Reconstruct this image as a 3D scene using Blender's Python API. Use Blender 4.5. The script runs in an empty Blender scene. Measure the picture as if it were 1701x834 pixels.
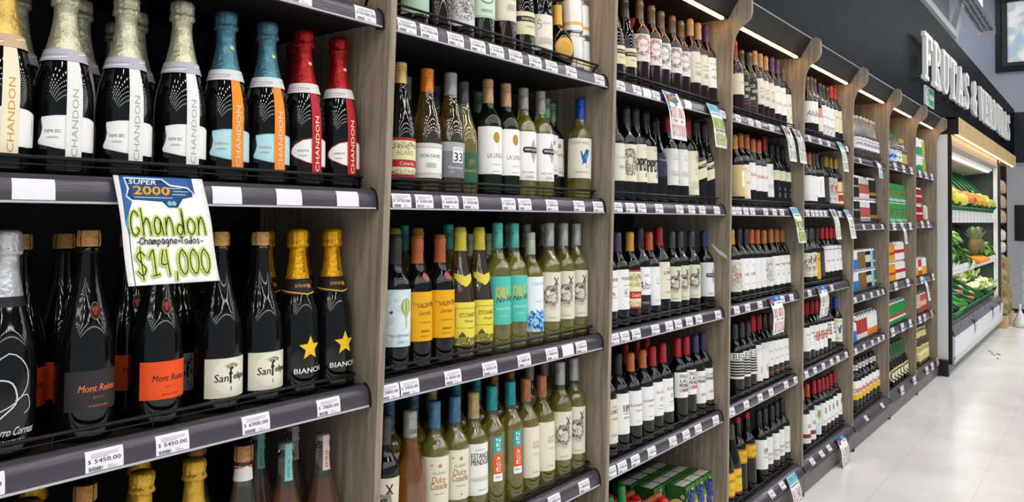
import bpy, bmesh, math, random
from mathutils import Vector, Matrix
from mathutils.geometry import tessellate_polygon

SC = bpy.context.scene
COL = SC.collection
random.seed(7)

# ------------------------------------------------------------------ camera, light, exposure
F_PX, CX, CY, YAW, PITCH, ROLL = 1278.558, 850.5, 274.502, 0.90934, 0.05376, 0.02618
CAM = (-1.1534, -1.2279, 1.3953)
cy_, sy_ = math.cos(YAW), math.sin(YAW)
fw = Vector((sy_*math.cos(PITCH), cy_*math.cos(PITCH), math.sin(PITCH)))
r0 = Vector((cy_, -sy_, 0)); u0 = r0.cross(fw)
rt = math.cos(ROLL)*r0 + math.sin(ROLL)*u0
up = -math.sin(ROLL)*r0 + math.cos(ROLL)*u0
cd = bpy.data.cameras.new('camera'); cam = bpy.data.objects.new('camera', cd); COL.objects.link(cam)
m = Matrix((rt, up, -fw)).transposed().to_4x4(); m.translation = CAM
cam.matrix_world = m
cd.sensor_fit = 'HORIZONTAL'; cd.sensor_width = 36; cd.lens = F_PX/1701*36
cd.shift_x = -(CX-850.5)/1701; cd.shift_y = (CY-417)/1701
cd.clip_start = 0.02; cd.clip_end = 200
SC.camera = cam
vs = SC.view_settings
vs.view_transform = 'Standard'; vs.look = 'None'; vs.exposure = 0.0; vs.gamma = 1.0; vs.use_curve_mapping = False
SC.cycles.use_denoising = True
SC.cycles.caustics_reflective = False; SC.cycles.caustics_refractive = False
SC.cycles.max_bounces = 10; SC.cycles.transmission_bounces = 8; SC.cycles.transparent_max_bounces = 8
SC.cycles.sample_clamp_indirect = 4.0
wd = bpy.data.worlds.new('store_ambient'); SC.world = wd; wd.use_nodes = True
wb = wd.node_tree.nodes['Background']; wb.inputs[0].default_value = (0.86, 0.93, 1.0, 1); wb.inputs[1].default_value = 0.40
LAMP_W = 4.3
LED_STRENGTH = 15.0

def lamp(x, y, z, sx, sy, power, color=(1, 0.985, 0.965), rx=0.0):
    ld = bpy.data.lights.new('ceiling_or_fill_lamp', 'AREA'); ld.shape = 'RECTANGLE'; ld.size = sx; ld.size_y = sy
    ld.energy = power; ld.color = color
    o = bpy.data.objects.new('ceiling_or_fill_lamp', ld); o.location = (x, y, z); o.rotation_euler = (rx, 0, 0); COL.objects.link(o)
for yy in (-1.2, -2.0, -2.8, -3.6, -4.5, -5.5, -6.6):
    for k in range(30):
        lamp(-7.6 + k*0.70, yy, 4.1, 0.24, 0.11, LAMP_W)

# ------------------------------------------------------------------ materials
def lin(h):
    h = h.lstrip('#'); v = [int(h[i:i+2], 16)/255 for i in (0, 2, 4)]
    return tuple(c/12.92 if c <= 0.04045 else ((c+0.055)/1.055)**2.4 for c in v) + (1.0,)
_M = {}
def mat(name, hexc, rough=0.5, metal=0.0, spec=0.5, trans=0.0, ior=1.45, emit=0.0, coat=0.0, noise=0.0, nscale=40.0):
    if name in _M: return _M[name]
    mt = bpy.data.materials.new(name); mt.use_nodes = True
    nt = mt.node_tree; b = nt.nodes['Principled BSDF']
    c = lin(hexc)
    b.inputs['Base Color'].default_value = c; b.inputs['Roughness'].default_value = rough
    b.inputs['Metallic'].default_value = metal; b.inputs['Specular IOR Level'].default_value = spec
    b.inputs['Transmission Weight'].default_value = trans; b.inputs['IOR'].default_value = ior
    b.inputs['Coat Weight'].default_value = coat; b.inputs['Coat Roughness'].default_value = 0.04
    if emit:
        b.inputs['Emission Color'].default_value = c; b.inputs['Emission Strength'].default_value = emit
    if noise:
        tc = nt.nodes.new('ShaderNodeTexCoord'); n = nt.nodes.new('ShaderNodeTexNoise'); n.inputs['Scale'].default_value = nscale
        n.inputs['Detail'].default_value = 4
        r = nt.nodes.new('ShaderNodeValToRGB'); k0, k1 = 1-noise, 1+noise
        r.color_ramp.elements[0].position = 0.3; r.color_ramp.elements[1].position = 0.7
        r.color_ramp.elements[0].color = tuple(x*k0 for x in c[:3])+(1,); r.color_ramp.elements[1].color = tuple(min(1, x*k1) for x in c[:3])+(1,)
        nt.links.new(tc.outputs['Object'], n.inputs['Vector']); nt.links.new(n.outputs['Fac'], r.inputs['Fac']); nt.links.new(r.outputs['Color'], b.inputs['Base Color'])
    _M[name] = mt
    return mt
def ink(h, rough=0.55): return mat('print_'+h.lstrip('#').lower(), h, rough, spec=0.3)

def wood(name, c0, c1, c2, axis=2, scale=1.0, rough=0.5):
    mt = bpy.data.materials.new(name); mt.use_nodes = True; nt = mt.node_tree; b = nt.nodes['Principled BSDF']; L = nt.links.new
    tc = nt.nodes.new('ShaderNodeTexCoord'); mp = nt.nodes.new('ShaderNodeMapping')
    s = [22*scale]*3; s[axis] = 1.3*scale; mp.inputs['Scale'].default_value = s
    n = nt.nodes.new('ShaderNodeTexNoise'); n.inputs['Scale'].default_value = 3; n.inputs['Detail'].default_value = 7; n.inputs['Roughness'].default_value = 0.62; n.inputs['Distortion'].default_value = 0.4
    mp2 = nt.nodes.new('ShaderNodeMapping'); s2 = [150*scale]*3; s2[axis] = 5*scale; mp2.inputs['Scale'].default_value = s2
    n2 = nt.nodes.new('ShaderNodeTexNoise'); n2.inputs['Scale'].default_value = 3; n2.inputs['Detail'].default_value = 3
    r = nt.nodes.new('ShaderNodeValToRGB'); e = r.color_ramp.elements
    e[0].position = 0.32; e[0].color = lin(c0); e[1].position = 0.68; e[1].color = lin(c2); k = e.new(0.5); k.color = lin(c1)
    mx = nt.nodes.new('ShaderNodeMath'); mx.operation = 'MULTIPLY_ADD'; mx.inputs[1].default_value = 0.35; 
    L(tc.outputs['Object'], mp.inputs[0]); L(mp.outputs[0], n.inputs['Vector']); L(tc.outputs['Object'], mp2.inputs[0]); L(mp2.outputs[0], n2.inputs['Vector'])
    sb = nt.nodes.new('ShaderNodeMath'); sb.operation = 'SUBTRACT'; sb.inputs[1].default_value = 0.5; L(n2.outputs['Fac'], sb.inputs[0])
    L(sb.outputs[0], mx.inputs[0]); L(n.outputs['Fac'], mx.inputs[2]); L(mx.outputs[0], r.inputs['Fac']); L(r.outputs['Color'], b.inputs['Base Color'])
    b.inputs['Roughness'].default_value = rough; b.inputs['Specular IOR Level'].default_value = 0.35
    bp = nt.nodes.new('ShaderNodeBump'); bp.inputs['Strength'].default_value = 0.08; L(n2.outputs['Fac'], bp.inputs['Height']); L(bp.outputs[0], b.inputs['Normal'])
    _M[name] = mt; return mt

OAK = wood('grey_oak_laminate', '#766a5a', '#8f8271', '#a39684')
PINE = wood('pine_slats', '#a98c5e', '#c4a878', '#d3bb8e', axis=2, scale=0.6)
BLACK = mat('black_steel', '#131315', 0.35, noise=0.15)
DECK = mat('shelf_deck_black', '#1b1b1d', 0.45, noise=0.2, nscale=60)
RAILM = mat('price_rail_plastic', '#413d46', 0.27, spec=0.5, coat=0.12)
LIPM = mat('price_rail_lip', '#b9b6bd', 0.2, spec=0.6)
WIRE = mat('guard_wire', '#1d1c1d', 0.3, metal=0.6)
BACKM = mat('back_panel_black', '#0d0c0c', 0.7, noise=0.2)
KICKM = mat('kick_plate_grey', '#5c5a58', 0.4, noise=0.12, nscale=15)
FASC = mat('canopy_dark', '#121113', 0.32)
WALLM = mat('fascia_wall_anthracite', '#15191f', 0.42, spec=0.012, noise=0.10, nscale=0.8)
WHITE = mat('white_enamel', '#e9e9ea', 0.4)
LED = mat('warm_led', '#ffbf73', 0.5, emit=LED_STRENGTH)
GLASS = {
 'dark': mat('dark_glass', '#0b0a0b', 0.04, spec=0.55),
 'red': mat('red_wine_glass', '#1c0509', 0.04, spec=0.55),
 'green': mat('green_dark_glass', '#10140a', 0.04, spec=0.55),
 'yellow': mat('straw_wine_glass', '#f6ec66', 0.02, trans=0.88, ior=1.34),
 'olive': mat('olive_wine_glass', '#efdd56', 0.02, trans=0.88, ior=1.34),
 'tan': mat('amber_white_glass', '#8f7038', 0.02, trans=0.90, ior=1.34),
 'rose': mat('orange_wine_glass', '#fb9a34', 0.02, trans=0.88, ior=1.34),
 'pink': mat('salmon_wine_glass', '#eaa886', 0.02, trans=0.90, ior=1.36),
 'clear': mat('clear_glass', '#d8c4ae', 0.03, trans=0.9, ior=1.34),
 'beergreen': mat('green_beer_glass', '#1f6a2c', 0.04, trans=0.5, ior=1.4),
 'amber': mat('brown_beer_glass', '#5d3a14', 0.04, trans=0.4, ior=1.4),
}

def shine(mt, fac):        # clear glass surface: a thin mirror layer over the see-through body
    nt = mt.node_tree; out = nt.nodes['Material Output']; b = nt.nodes['Principled BSDF']
    g = nt.nodes.new('ShaderNodeBsdfGlossy'); g.inputs['Roughness'].default_value = .03
    lw = nt.nodes.new('ShaderNodeLayerWeight'); lw.inputs['Blend'].default_value = .12
    ad = nt.nodes.new('ShaderNodeMath'); ad.operation = 'ADD'; ad.inputs[1].default_value = fac; ad.use_clamp = True
    mx = nt.nodes.new('ShaderNodeMixShader'); nt.links.new(lw.outputs['Facing'], ad.inputs[0])
    mu = nt.nodes.new('ShaderNodeMath'); mu.operation = 'MULTIPLY'; mu.inputs[1].default_value = .25; nt.links.new(lw.outputs['Facing'], mu.inputs[0]); nt.links.new(mu.outputs[0], ad.inputs[0])
    nt.links.new(ad.outputs[0], mx.inputs[0]); nt.links.new(b.outputs[0], mx.inputs[1]); nt.links.new(g.outputs[0], mx.inputs[2]); nt.links.new(mx.outputs[0], out.inputs['Surface'])
GLASS['neck'] = mat('bottle_neck_glass', '#d9dccf', 0.02, trans=0.95, ior=1.3)
for q_ in ('yellow', 'olive', 'tan', 'rose', 'pink', 'clear', 'neck', 'beergreen', 'amber'): shine(GLASS[q_], .07)

# ------------------------------------------------------------------ object helpers
def tag(o, label, cat, group=None):
    o['label'] = label; o['category'] = cat
    if group: o['group'] = group
    return o
def empty(name, loc, label=None, cat=None, group=None):
    o = bpy.data.objects.new(name, None); o.empty_display_size = 0.05; o.location = loc; COL.objects.link(o)
    if label: tag(o, label, cat, group)
    return o
def link(name, me, parent=None, loc=None):
    o = bpy.data.objects.new(name, me); COL.objects.link(o)
    if parent is not None: o.parent = parent
    if loc is not None: o.location = loc
    return o
def structure(o): o['kind'] = 'structure'; return o

class MB:
    def __init__(s): s.v = []; s.f = []; s.mi = []; s.sm = []; s.mats = []
    def m(s, mt):
        if mt not in s.mats: s.mats.append(mt)
        return s.mats.index(mt)
    def add(s, vs_, fs, mt, smooth=False):
        o = len(s.v); i = s.m(mt); s.v += [tuple(v) for v in vs_]
        for f in fs: s.f.append(tuple(o+k for k in f)); s.mi.append(i); s.sm.append(smooth)
    def box(s, x0, x1, y0, y1, z0, z1, mt):
        s.add([(x0,y0,z0),(x1,y0,z0),(x1,y1,z0),(x0,y1,z0),(x0,y0,z1),(x1,y0,z1),(x1,y1,z1),(x0,y1,z1)],
              [(0,3,2,1),(4,5,6,7),(0,1,5,4),(1,2,6,5),(2,3,7,6),(3,0,4,7)], mt)
    def prism(s, poly, x0, x1, mt, smooth=False):      # poly of (y,z) swept along x, ends capped
        n = len(poly); va = [(x0, y, z) for y, z in poly] + [(x1, y, z) for y, z in poly]
        ar = sum(poly[i][0]*poly[(i+1)%n][1]-poly[(i+1)%n][0]*poly[i][1] for i in range(n))
        fs = [(i, (i+1)%n, n+(i+1)%n, n+i) for i in range(n)] if ar < 0 else [(i, n+i, n+(i+1)%n, (i+1)%n) for i in range(n)]
        s.add(va, fs, mt, smooth)
        tr = tessellate_polygon([[Vector((y, z, 0)) for y, z in poly]])
        s.add(va, [t for t in tr] + [tuple(n+k for k in t) for t in tr], mt)
    def tube(s, pts, r, mt, n=8):
        pts = [Vector(p) for p in pts]; vs_ = []; fs = []
        for i, p in enumerate(pts):
            d = (pts[min(i+1, len(pts)-1)] - pts[max(i-1, 0)]).normalized()
            a = d.cross(Vector((0.13, 0.21, 0.97))); a = a if a.length > 1e-3 else d.cross(Vector((1, 0, 0))); a.normalize(); b = d.cross(a)
            vs_ += [p + r*(math.cos(2*math.pi*k/n)*a + math.sin(2*math.pi*k/n)*b) for k in range(n)]
        for i in range(len(pts)-1):
            for k in range(n): fs.append((i*n+k, i*n+(k+1)%n, (i+1)*n+(k+1)%n, (i+1)*n+k))
        fs.append(tuple(range(n))[::-1]); fs.append(tuple((len(pts)-1)*n+k for k in range(n)))
        s.add(vs_, fs, mt, True)
    def lathe(s, prof, mt, n=24, cx=0, cy=0, cz=0, cap0=True, cap1=True, smooth=True):
        vs_ = []; fs = []
        for r, z in prof: vs_ += [(cx+r*math.cos(2*math.pi*k/n), cy+r*math.sin(2*math.pi*k/n), cz+z) for k in range(n)]
        for i in range(len(prof)-1):
            for k in range(n): fs.append((i*n+k, i*n+(k+1)%n, (i+1)*n+(k+1)%n, (i+1)*n+k))
        if cap0: fs.append(tuple(range(n))[::-1])
        if cap1: fs.append(tuple((len(prof)-1)*n+k for k in range(n)))
        s.add(vs_, fs, mt, smooth)
    def ball(s, c, rx, ry, rz, mt, n=10, k=6, bump=0.0, rnd=random):
        vs_ = [(c[0], c[1], c[2]-rz)]; fs = []
        for i in range(1, k):
            a = -math.pi/2 + math.pi*i/k
            for j in range(n):
                b = 2*math.pi*j/n; q = 1+bump*(rnd.random()-.5)
                vs_.append((c[0]+q*rx*math.cos(a)*math.cos(b), c[1]+q*ry*math.cos(a)*math.sin(b), c[2]+q*rz*math.sin(a)))
        vs_.append((c[0], c[1], c[2]+rz)); t = len(vs_)-1
        for j in range(n): fs.append((0, 1+(j+1)%n, 1+j)); fs.append((t, t-n+j, t-n+(j+1)%n))
        for i in range(k-2):
            for j in range(n): fs.append((1+i*n+j, 1+i*n+(j+1)%n, 1+(i+1)*n+(j+1)%n, 1+(i+1)*n+j))
        s.add(vs_, fs, mt, True)
    def mesh(s, name):
        me = bpy.data.meshes.new(name); me.from_pydata(s.v, [], s.f)
        for x in s.mats: me.materials.append(x)
        me.polygons.foreach_set('material_index', s.mi); me.polygons.foreach_set('use_smooth', s.sm); me.update()
        return me
    def build(s, name, parent=None, loc=None): return link(name, s.mesh(name), parent, loc)
def sharpen(me, deg=40):
    try: me.set_sharp_from_angle(angle=math.radians(deg))
    except Exception: pass
    return me

# ------------------------------------------------------------------ flat artwork wrapped on labels, tags and signs
_TX = {}
def text_tris(t, bold=0.0, sp=1.0):
    k = (t, sp)
    if k not in _TX:
        cu = bpy.data.curves.new('txt', 'FONT'); cu.body = t; cu.size = 1; cu.space_character = sp; cu.resolution_u = 2
        ob = bpy.data.objects.new('txt', cu); me = ob.to_mesh(); me.calc_loop_triangles()
        v = [(q.co.x, q.co.y) for q in me.vertices]; tr = [tuple(x.vertices) for x in me.loop_triangles]
        ob.to_mesh_clear(); bpy.data.objects.remove(ob); bpy.data.curves.remove(cu)
        x0 = min(a for a, b in v); x1 = max(a for a, b in v); y0 = min(b for a, b in v); y1 = max(b for a, b in v)
        _TX[k] = ([((a-x0)/(x1-x0)-.5, (b-y0)/(y1-y0)-.5) for a, b in v], tr)
    return _TX[k]
STROKES = {  # handwriting, unit boxes
 'C': [[(.9,.8),(.6,1),(.25,.8),(.1,.4),(.25,.05),(.6,0),(.85,.2),(.7,.3)]], 'h': [[(.1,1.1),(.15,0)],[(.15,.4),(.5,.7),(.75,.5),(.85,0)]],
 'a': [[(.75,.6),(.4,.75),(.1,.4),(.3,.02),(.65,.15),(.75,.6),(.95,0)]], 'n': [[(.1,0),(.2,.7)],[(.15,.35),(.5,.75),(.75,.5),(.85,.0)]],
 'd': [[(.75,.3),(.4,.45),(.1,.2),(.35,0),(.7,.15),(.8,1.1),(.85,0)]], 'o': [[(.5,.7),(.15,.5),(.15,.15),(.5,0),(.85,.2),(.85,.5),(.5,.7)]],
 'm': [[(.05,0),(.1,.65)],[(.1,.4),(.3,.65),(.45,.4),(.45,0)],[(.45,.4),(.65,.65),(.85,.4),(.9,0)]], 'p': [[(.15,.6),(.15,-.4)],[(.15,.5),(.6,.65),(.8,.3),(.5,0),(.15,.15)]],
 'g': [[(.8,.55),(.4,.7),(.15,.35),(.4,.05),(.75,.3),(.8,.6),(.75,-.3),(.3,-.4)]], 'e': [[(.1,.3),(.8,.4),(.6,.7),(.2,.55),(.15,.15),(.5,0),(.85,.15)]],
 'T': [[(0,.95),(1,1)],[(.5,1),(.5,0)]], 's': [[(.8,.6),(.4,.7),(.3,.45),(.75,.25),(.6,0),(.15,.05)]], '-': [[(.1,.35),(.8,.35)]], '=': [[(.1,.3),(.7,.32)],[(.1,.5),(.7,.52)]],
 '$': [[(.85,.8),(.5,.95),(.15,.75),(.5,.5),(.85,.28),(.5,.02),(.1,.2)],[(.5,1.12),(.52,-.12)]], '1': [[(.15,.7),(.6,1),(.6,0)],[(.3,0),(.95,.05)]],
 '4': [[(.4,1),(.15,.45),(.75,.45)],[(.7,1),(.8,0)]], '0': [[(.5,1),(.15,.75),(.1,.3),(.45,0),(.85,.25),(.9,.7),(.5,1)]], ',': [[(.4,.1),(.3,-.2)]],
 'R': [[(.15,0),(.15,1)],[(.15,1),(.8,.85),(.7,.55),(.15,.5),(.9,0)]], 'U': [[(.1,1),(.15,.2),(.5,0),(.85,.25),(.85,1)]], 'I': [[(.5,1),(.5,0)]], 'N': [[(.1,0),(.15,1),(.8,0),(.85,1)]],
 '5': [[(.85,1),(.2,1),(.2,.55),(.7,.55),(.85,.25),(.5,0),(.1,.1)]], '6': [[(.75,1),(.25,.6),(.15,.25),(.5,0),(.85,.25),(.55,.5),(.2,.3)]], '7': [[(.1,1),(.85,1),(.4,0)]], '2': [[(.15,.8),(.5,1),(.85,.75),(.15,0),(.9,0)]],
 '9': [[(.8,.8),(.4,1),(.15,.7),(.5,.45),(.8,.75),(.7,0)]], '8': [[(.5,.5),(.2,.75),(.5,1),(.8,.75),(.5,.5),(.15,.2),(.5,0),(.85,.2),(.5,.5)]], 'L': [[(.15,1),(.15,0),(.85,0)]], 'A': [[(0,0),(.5,1),(1,0)],[(.2,.35),(.8,.35)]],
 'V': [[(0,1),(.5,0),(1,1)]], 'O': [[(.5,1),(.15,.75),(.1,.3),(.45,0),(.85,.25),(.9,.7),(.5,1)]], 'E': [[(.85,1),(.15,1),(.15,0),(.85,0)],[(.15,.5),(.7,.5)]], 'S': [[(.85,.85),(.4,1),(.2,.72),(.8,.35),(.55,0),(.1,.1)]], 'D': [[(.15,0),(.15,1),(.6,.95),(.9,.5),(.6,.05),(.15,0)]],
 'M': [[(.05,0),(.15,1),(.5,.4),(.85,1),(.95,0)]], 'B': [[(.15,0),(.15,1),(.7,.9),(.65,.55),(.15,.5),(.8,.4),(.75,.05),(.15,0)]], 'l': [[(.5,1.05),(.5,0)]], 'x': [[(.1,.7),(.85,0)],[(.85,.7),(.1,0)]], 't': [[(.5,1),(.5,0)],[(.2,.65),(.8,.65)]], 'i': [[(.5,.6),(.5,0)]], 'r': [[(.2,0),(.2,.65)],[(.2,.4),(.5,.65),(.85,.6)]],
}
class Art:
    """coloured shapes in metres: u along the surface, v up; later shapes lie on top"""
    def __init__(s): s.t = []; s.lay = 0
    def poly(s, pts, hx):
        pts = [tuple(q) for q in pts]
        if len(pts) == 3: tr = [(0, 1, 2)]
        elif len(pts) == 4: tr = [(0, 1, 2), (0, 2, 3)]
        else: tr = tessellate_polygon([[Vector((a, b, 0)) for a, b in pts]])
        s.lay += 1
        for t in tr: s.t.append((s.lay, hx, [pts[k] for k in t]))
    def rect(s, u0, v0, u1, v1, hx): s.poly([(u0, v0), (u1, v0), (u1, v1), (u0, v1)], hx)
    def rrect(s, u0, v0, u1, v1, r, hx):
        p = []
        for cx, cy, a0 in ((u1-r, v0+r, -90), (u1-r, v1-r, 0), (u0+r, v1-r, 90), (u0+r, v0+r, 180)):
            p += [(cx+r*math.cos(math.radians(a0+k*30)), cy+r*math.sin(math.radians(a0+k*30))) for k in range(4)]
        s.poly(p, hx)
    def ell(s, u, v, ru, rv, hx, n=20): s.poly([(u+ru*math.cos(2*math.pi*k/n), v+rv*math.sin(2*math.pi*k/n)) for k in range(n)], hx)
    def star(s, u, v, r, hx, inner=.45, n=5, a0=90):
        s.poly([(u+(r if k%2==0 else r*inner)*math.cos(math.radians(a0+k*180/n)), v+(r if k%2==0 else r*inner)*math.sin(math.radians(a0+k*180/n))) for k in range(2*n)], hx)
    def text(s, t, u, v, h, w, hx, bold=0.0, shear=0.0, rot=0.0, sp=1.0):
        vv, tr = text_tris(t, bold, sp); s.lay += 1; c, n = math.cos(rot), math.sin(rot)
        q = []
        for a, b in vv:
            x = a*w + shear*b*h; y = b*h; q.append((u+x*c-y*n, v+x*n+y*c))
        for f in tr: s.t.append((s.lay, hx, [q[k] for k in f]))
        if bold:
            for sg_ in (-1, 1):
                s.lay += 1; bx, by = sg_*bold*h*.75*c, sg_*bold*h*.75*n
                for f in tr: s.t.append((s.lay, hx, [(q[k][0]+bx, q[k][1]+by) for k in f]))
    def stroke(s, pts, w, hx):
        s.lay += 1
        for (a, b), (c, d) in zip(pts, pts[1:]):
            L = math.hypot(c-a, d-b) or 1e-9; ex, ey = (c-a)/L*w*.35, (d-b)/L*w*.35; nx, ny = -(d-b)/L*w/2, (c-a)/L*w/2
            q = [(a-ex+nx, b-ey+ny), (a-ex-nx, b-ey-ny), (c+ex-nx, d+ey-ny), (c+ex+nx, d+ey+ny)]
            s.t.append((s.lay, hx, [q[0], q[1], q[2]])); s.t.append((s.lay, hx, [q[0], q[2], q[3]]))
    def hand(s, t, u0, v, h, adv, w, hx, hl=None, hlw=0, slope=0.0):
        for ps in ((hl, hlw), (hx, w)):
            if not ps[0]: continue
            x = u0
            for ch in t:
                for st in STROKES.get(ch, []):
                    s.stroke([(x+a*adv*.9, v+b*h+slope*(x-u0)) for a, b in smooth_line(st)], ps[1], ps[0])
                x += adv*(.6 if ch in ' ,-=' else 1)
    def blot(s, u, v, ru, rv, n, hx, seed=1, ln=.2, w=.0006):
        rn = random.Random(seed); s.lay += 1
        for _ in range(n):
            a = rn.random()*6.283; q = math.sqrt(rn.random()); x = u+ru*q*math.cos(a); y = v+rv*q*math.sin(a)
            b = rn.random()*6.283; L = ln*min(ru, rv)*(.4+rn.random()); ww = w*(.5+1.3*rn.random())
            dx, dy = math.cos(b)*L/2, math.sin(b)*L/2; nx, ny = -math.sin(b)*ww/2, math.cos(b)*ww/2
            q4 = [(x-dx+nx, y-dy+ny), (x-dx-nx, y-dy-ny), (x+dx-nx, y+dy-ny), (x+dx+nx, y+dy+ny)]
            s.t.append((s.lay, hx, q4[:3])); s.t.append((s.lay, hx, [q4[0], q4[2], q4[3]]))
    def mesh(s, name, fn, maxu, step=0.00016, rough=0.55, gap=0.0):
        vs_ = []; idx = {}; fs = []; mi = []; mats = []
        def split(t):
            e = [(abs(t[k][0]-t[(k+1)%3][0]), k) for k in range(3)]; d, k = max(e)
            if d <= maxu: return [t]
            a, b, c = t[k], t[(k+1)%3], t[(k+2)%3]; mm = ((a[0]+b[0])/2, (a[1]+b[1])/2)
            return split([a, mm, c]) + split([mm, b, c])
        for lay, hx, t in s.t:
            mt = ink(hx, rough)
            if mt not in mats: mats.append(mt)
            k = mats.index(mt)
            ar = (t[1][0]-t[0][0])*(t[2][1]-t[0][1])-(t[2][0]-t[0][0])*(t[1][1]-t[0][1])
            if abs(ar) < 1e-12: continue
            if ar < 0: t = [t[0], t[2], t[1]]
            for q in split(list(t)):
                f = []
                for u, v in q:
                    key = (lay, round(u, 6), round(v, 6))
                    if key not in idx: idx[key] = len(vs_); vs_.append(fn(u, v, gap + lay*step))
                    f.append(idx[key])
                if len(set(f)) == 3: fs.append(f); mi.append(k)
        me = bpy.data.meshes.new(name); me.from_pydata(vs_, [], fs)
        for x in mats: me.materials.append(x)
        me.polygons.foreach_set('material_index', mi); me.polygons.foreach_set('use_smooth', [True]*len(fs)); me.update()
        return me
def smooth_line(p, n=3):
    if len(p) < 3: return p
    out = []
    for i in range(len(p)-1):
        p0, p1, p2, p3 = p[max(i-1, 0)], p[i], p[i+1], p[min(i+2, len(p)-1)]
        for k in range(n):
            t = k/n
            out.append(tuple(.5*((2*b)+(-a+c)*t+(2*a-5*b+4*c-d)*t*t+(-a+3*b-3*c+d)*t**3) for a, b, c, d in zip(p0, p1, p2, p3)))
    out.append(p[-1]); return out

# ------------------------------------------------------------------ bottles
PROF = {
 'bord': [(0,.033),(.012,.0362),(.03,.0369),(.60,.0369),(.635,.0361),(.665,.0331),(.69,.0285),(.715,.0228),(.74,.0182),(.77,.0154),(.82,.0141),(.93,.0136),(.935,.0147),(.968,.0147),(.972,.0136),(1,.0136)],
 'burg': [(0,.035),(.012,.0381),(.03,.0386),(.42,.0386),(.48,.0378),(.55,.0355),(.62,.0300),(.69,.0240),(.76,.0188),(.82,.0162),(.93,.0146),(.935,.0158),(.968,.0158),(.972,.0145),(1,.0145)],
 'ries': [(0,.034),(.012,.0375),(.03,.038),(.40,.038),(.47,.0365),(.54,.033),(.62,.0275),(.70,.0225),(.78,.018),(.85,.0155),(.93,.0145),(.935,.0155),(.968,.0155),(.972,.0143),(1,.0143)],
 'champ': [(0,.038),(.012,.0428),(.03,.044),(.36,.044),(.43,.0430),(.49,.0402),(.55,.0355),(.61,.0300),(.67,.0250),(.73,.0207),(.79,.0176),(.85,.0158),(.888,.0150),(.892,.0168),(.92,.0168),(.925,.0152),(1,.0148)],
 'flask': [(0,.026),(.02,.032),(.06,.040),(.16,.0480),(.28,.0500),(.40,.0460),(.50,.0370),(.57,.0270),(.62,.0185),(.66,.0150),(.72,.0138),(1,.0138)],
 'beer': [(0,.027),(.015,.0302),(.04,.031),(.56,.031),(.61,.0295),(.66,.0255),(.72,.0205),(.80,.0165),(.90,.0140),(.955,.0128),(.96,.0142),(.985,.0142),(1,.0125)],
}
TYPES = {}
def T(code, desc, prof, H, glass, cap, labels=(), name='red_wine_bottle', cat='wine bottle', R=1.0):
    TYPES[code] = dict(desc=desc, prof=prof, H=H, glass=glass, cap=cap, labels=labels, name=name, cat=cat, R=R)
CR, WH, K, GOLD = '#e6dfc8', '#ecebe8', '#1c1b1c', '#b98a2e'
def fine(v0, n=4, hx='#8d8980', u=0.0, w=.55, dv=.03):   # lines of small print
    return [('r', u-w*(1 if k%2 else .8)/2, v0-dv*k-.006, u+w*(1 if k%2 else .8)/2, v0-dv*k+.006, hx) for k in range(n)]
# --- sparkling
SHIELD = [(-.80,.93),(-.45,.975),(0,.99),(.45,.96),(.86,.88),(.93,.80),(.95,.5),(.93,.14),(.88,.06),(.5,.02),(0,.03),(-.4,.09),(-.86,.20),(-.885,.28),(-.80,.45),(-.765,.62),(-.80,.84)]
DROP = [(-.93,.50),(-.90,.62),(-.78,.76),(-.5,.92),(-.1,.99),(.3,.99),(.62,.92),(.80,.76),(.86,.5),(.82,.26),(.68,.08),(.45,.01),(.1,.04),(-.4,.16),(-.78,.32),(-.91,.42)]
def chandon(lab, lab_edge, sash, let, word, wordhx, foil, collar, extra=(), shape=None, arc='#f4f4f4'):
    shp = shape or SHIELD; inner = [(a*.965, .5+(b_-.5)*.93) for a, b_ in shp]
    base = [('p', shp, lab_edge), ('p', inner, lab), ('t', word, -.50, .55, .085, .40, wordhx, .01)] + fine(.40, 2, '#8a8a8a', -.50, .30) + [('r', .66, .35, .68, .75, '#9a9a9a')]
    return [(.118, .305, 76, None, base), (.085, .640, 15, sash, [('tv', 'CHANDON', .05, .325, .62, .62, let, .012)]), (.585, .648, 150, collar, [('r', -.6, .45, -.1, .52, '#8f8f96'), ('k', [(-.9, .2), (-.2, .3), (.3, .8), (.9, .9)], .0012, arc), ('p', [(-.12,.0),(.12,0),(.14,.5),(.05,.9),(-.08,.8)], collar)])] + list(extra)
star8 = [(.76, .80, 14, None, [('s', 0, .5, .42, '#e8d9a0', .4, 8)])]
T('chan_gold', 'sparkling bottle, gold foil, gold sash letters', 'champ', .325, 'dark', ('foil', '#cfae5c', .60), chandon('#efeeea', '#e4e2dc', '#eaddc0', '#c79a3c', 'EXTRA', '#4a4a4a', 0, '#c9a98a'), 'sparkling_wine_bottle', 'sparkling wine bottle')
T('chan_demi', 'sparkling bottle, champagne foil, white sash', 'champ', .325, 'dark', ('foil', '#c2bfa2', .60), chandon('#eeeeec', '#e2e2e0', '#e3e2e0', '#a8a596', 'DEMI SEC', '#4a4a4a', 0, '#b3afbd'), 'sparkling_wine_bottle', 'sparkling wine bottle')
T('chan_delice', 'sparkling bottle, teal foil, orange sash', 'champ', .331, 'dark', ('foil', '#4d7d8c', .60), chandon('#b7dbe0', '#8fc3d6', '#f08a1c', '#b9cfe6', 'Délice', '#b07a4a', 0, '#cfd8da', star8, None, '#e08a3c'), 'sparkling_wine_bottle', 'sparkling wine bottle')
T('chan_aperitif', 'sparkling bottle, red foil, red sash', 'champ', .332, 'dark', ('foil', '#a3161c', .60), chandon('#eeece4', '#b3202a', '#b3202a', '#efe6c4', 'APÉRITIF', '#3a4668', 0, '#dcd9d6', star8, DROP, '#cc8888'), 'sparkling_wine_bottle', 'sparkling wine bottle')
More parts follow.
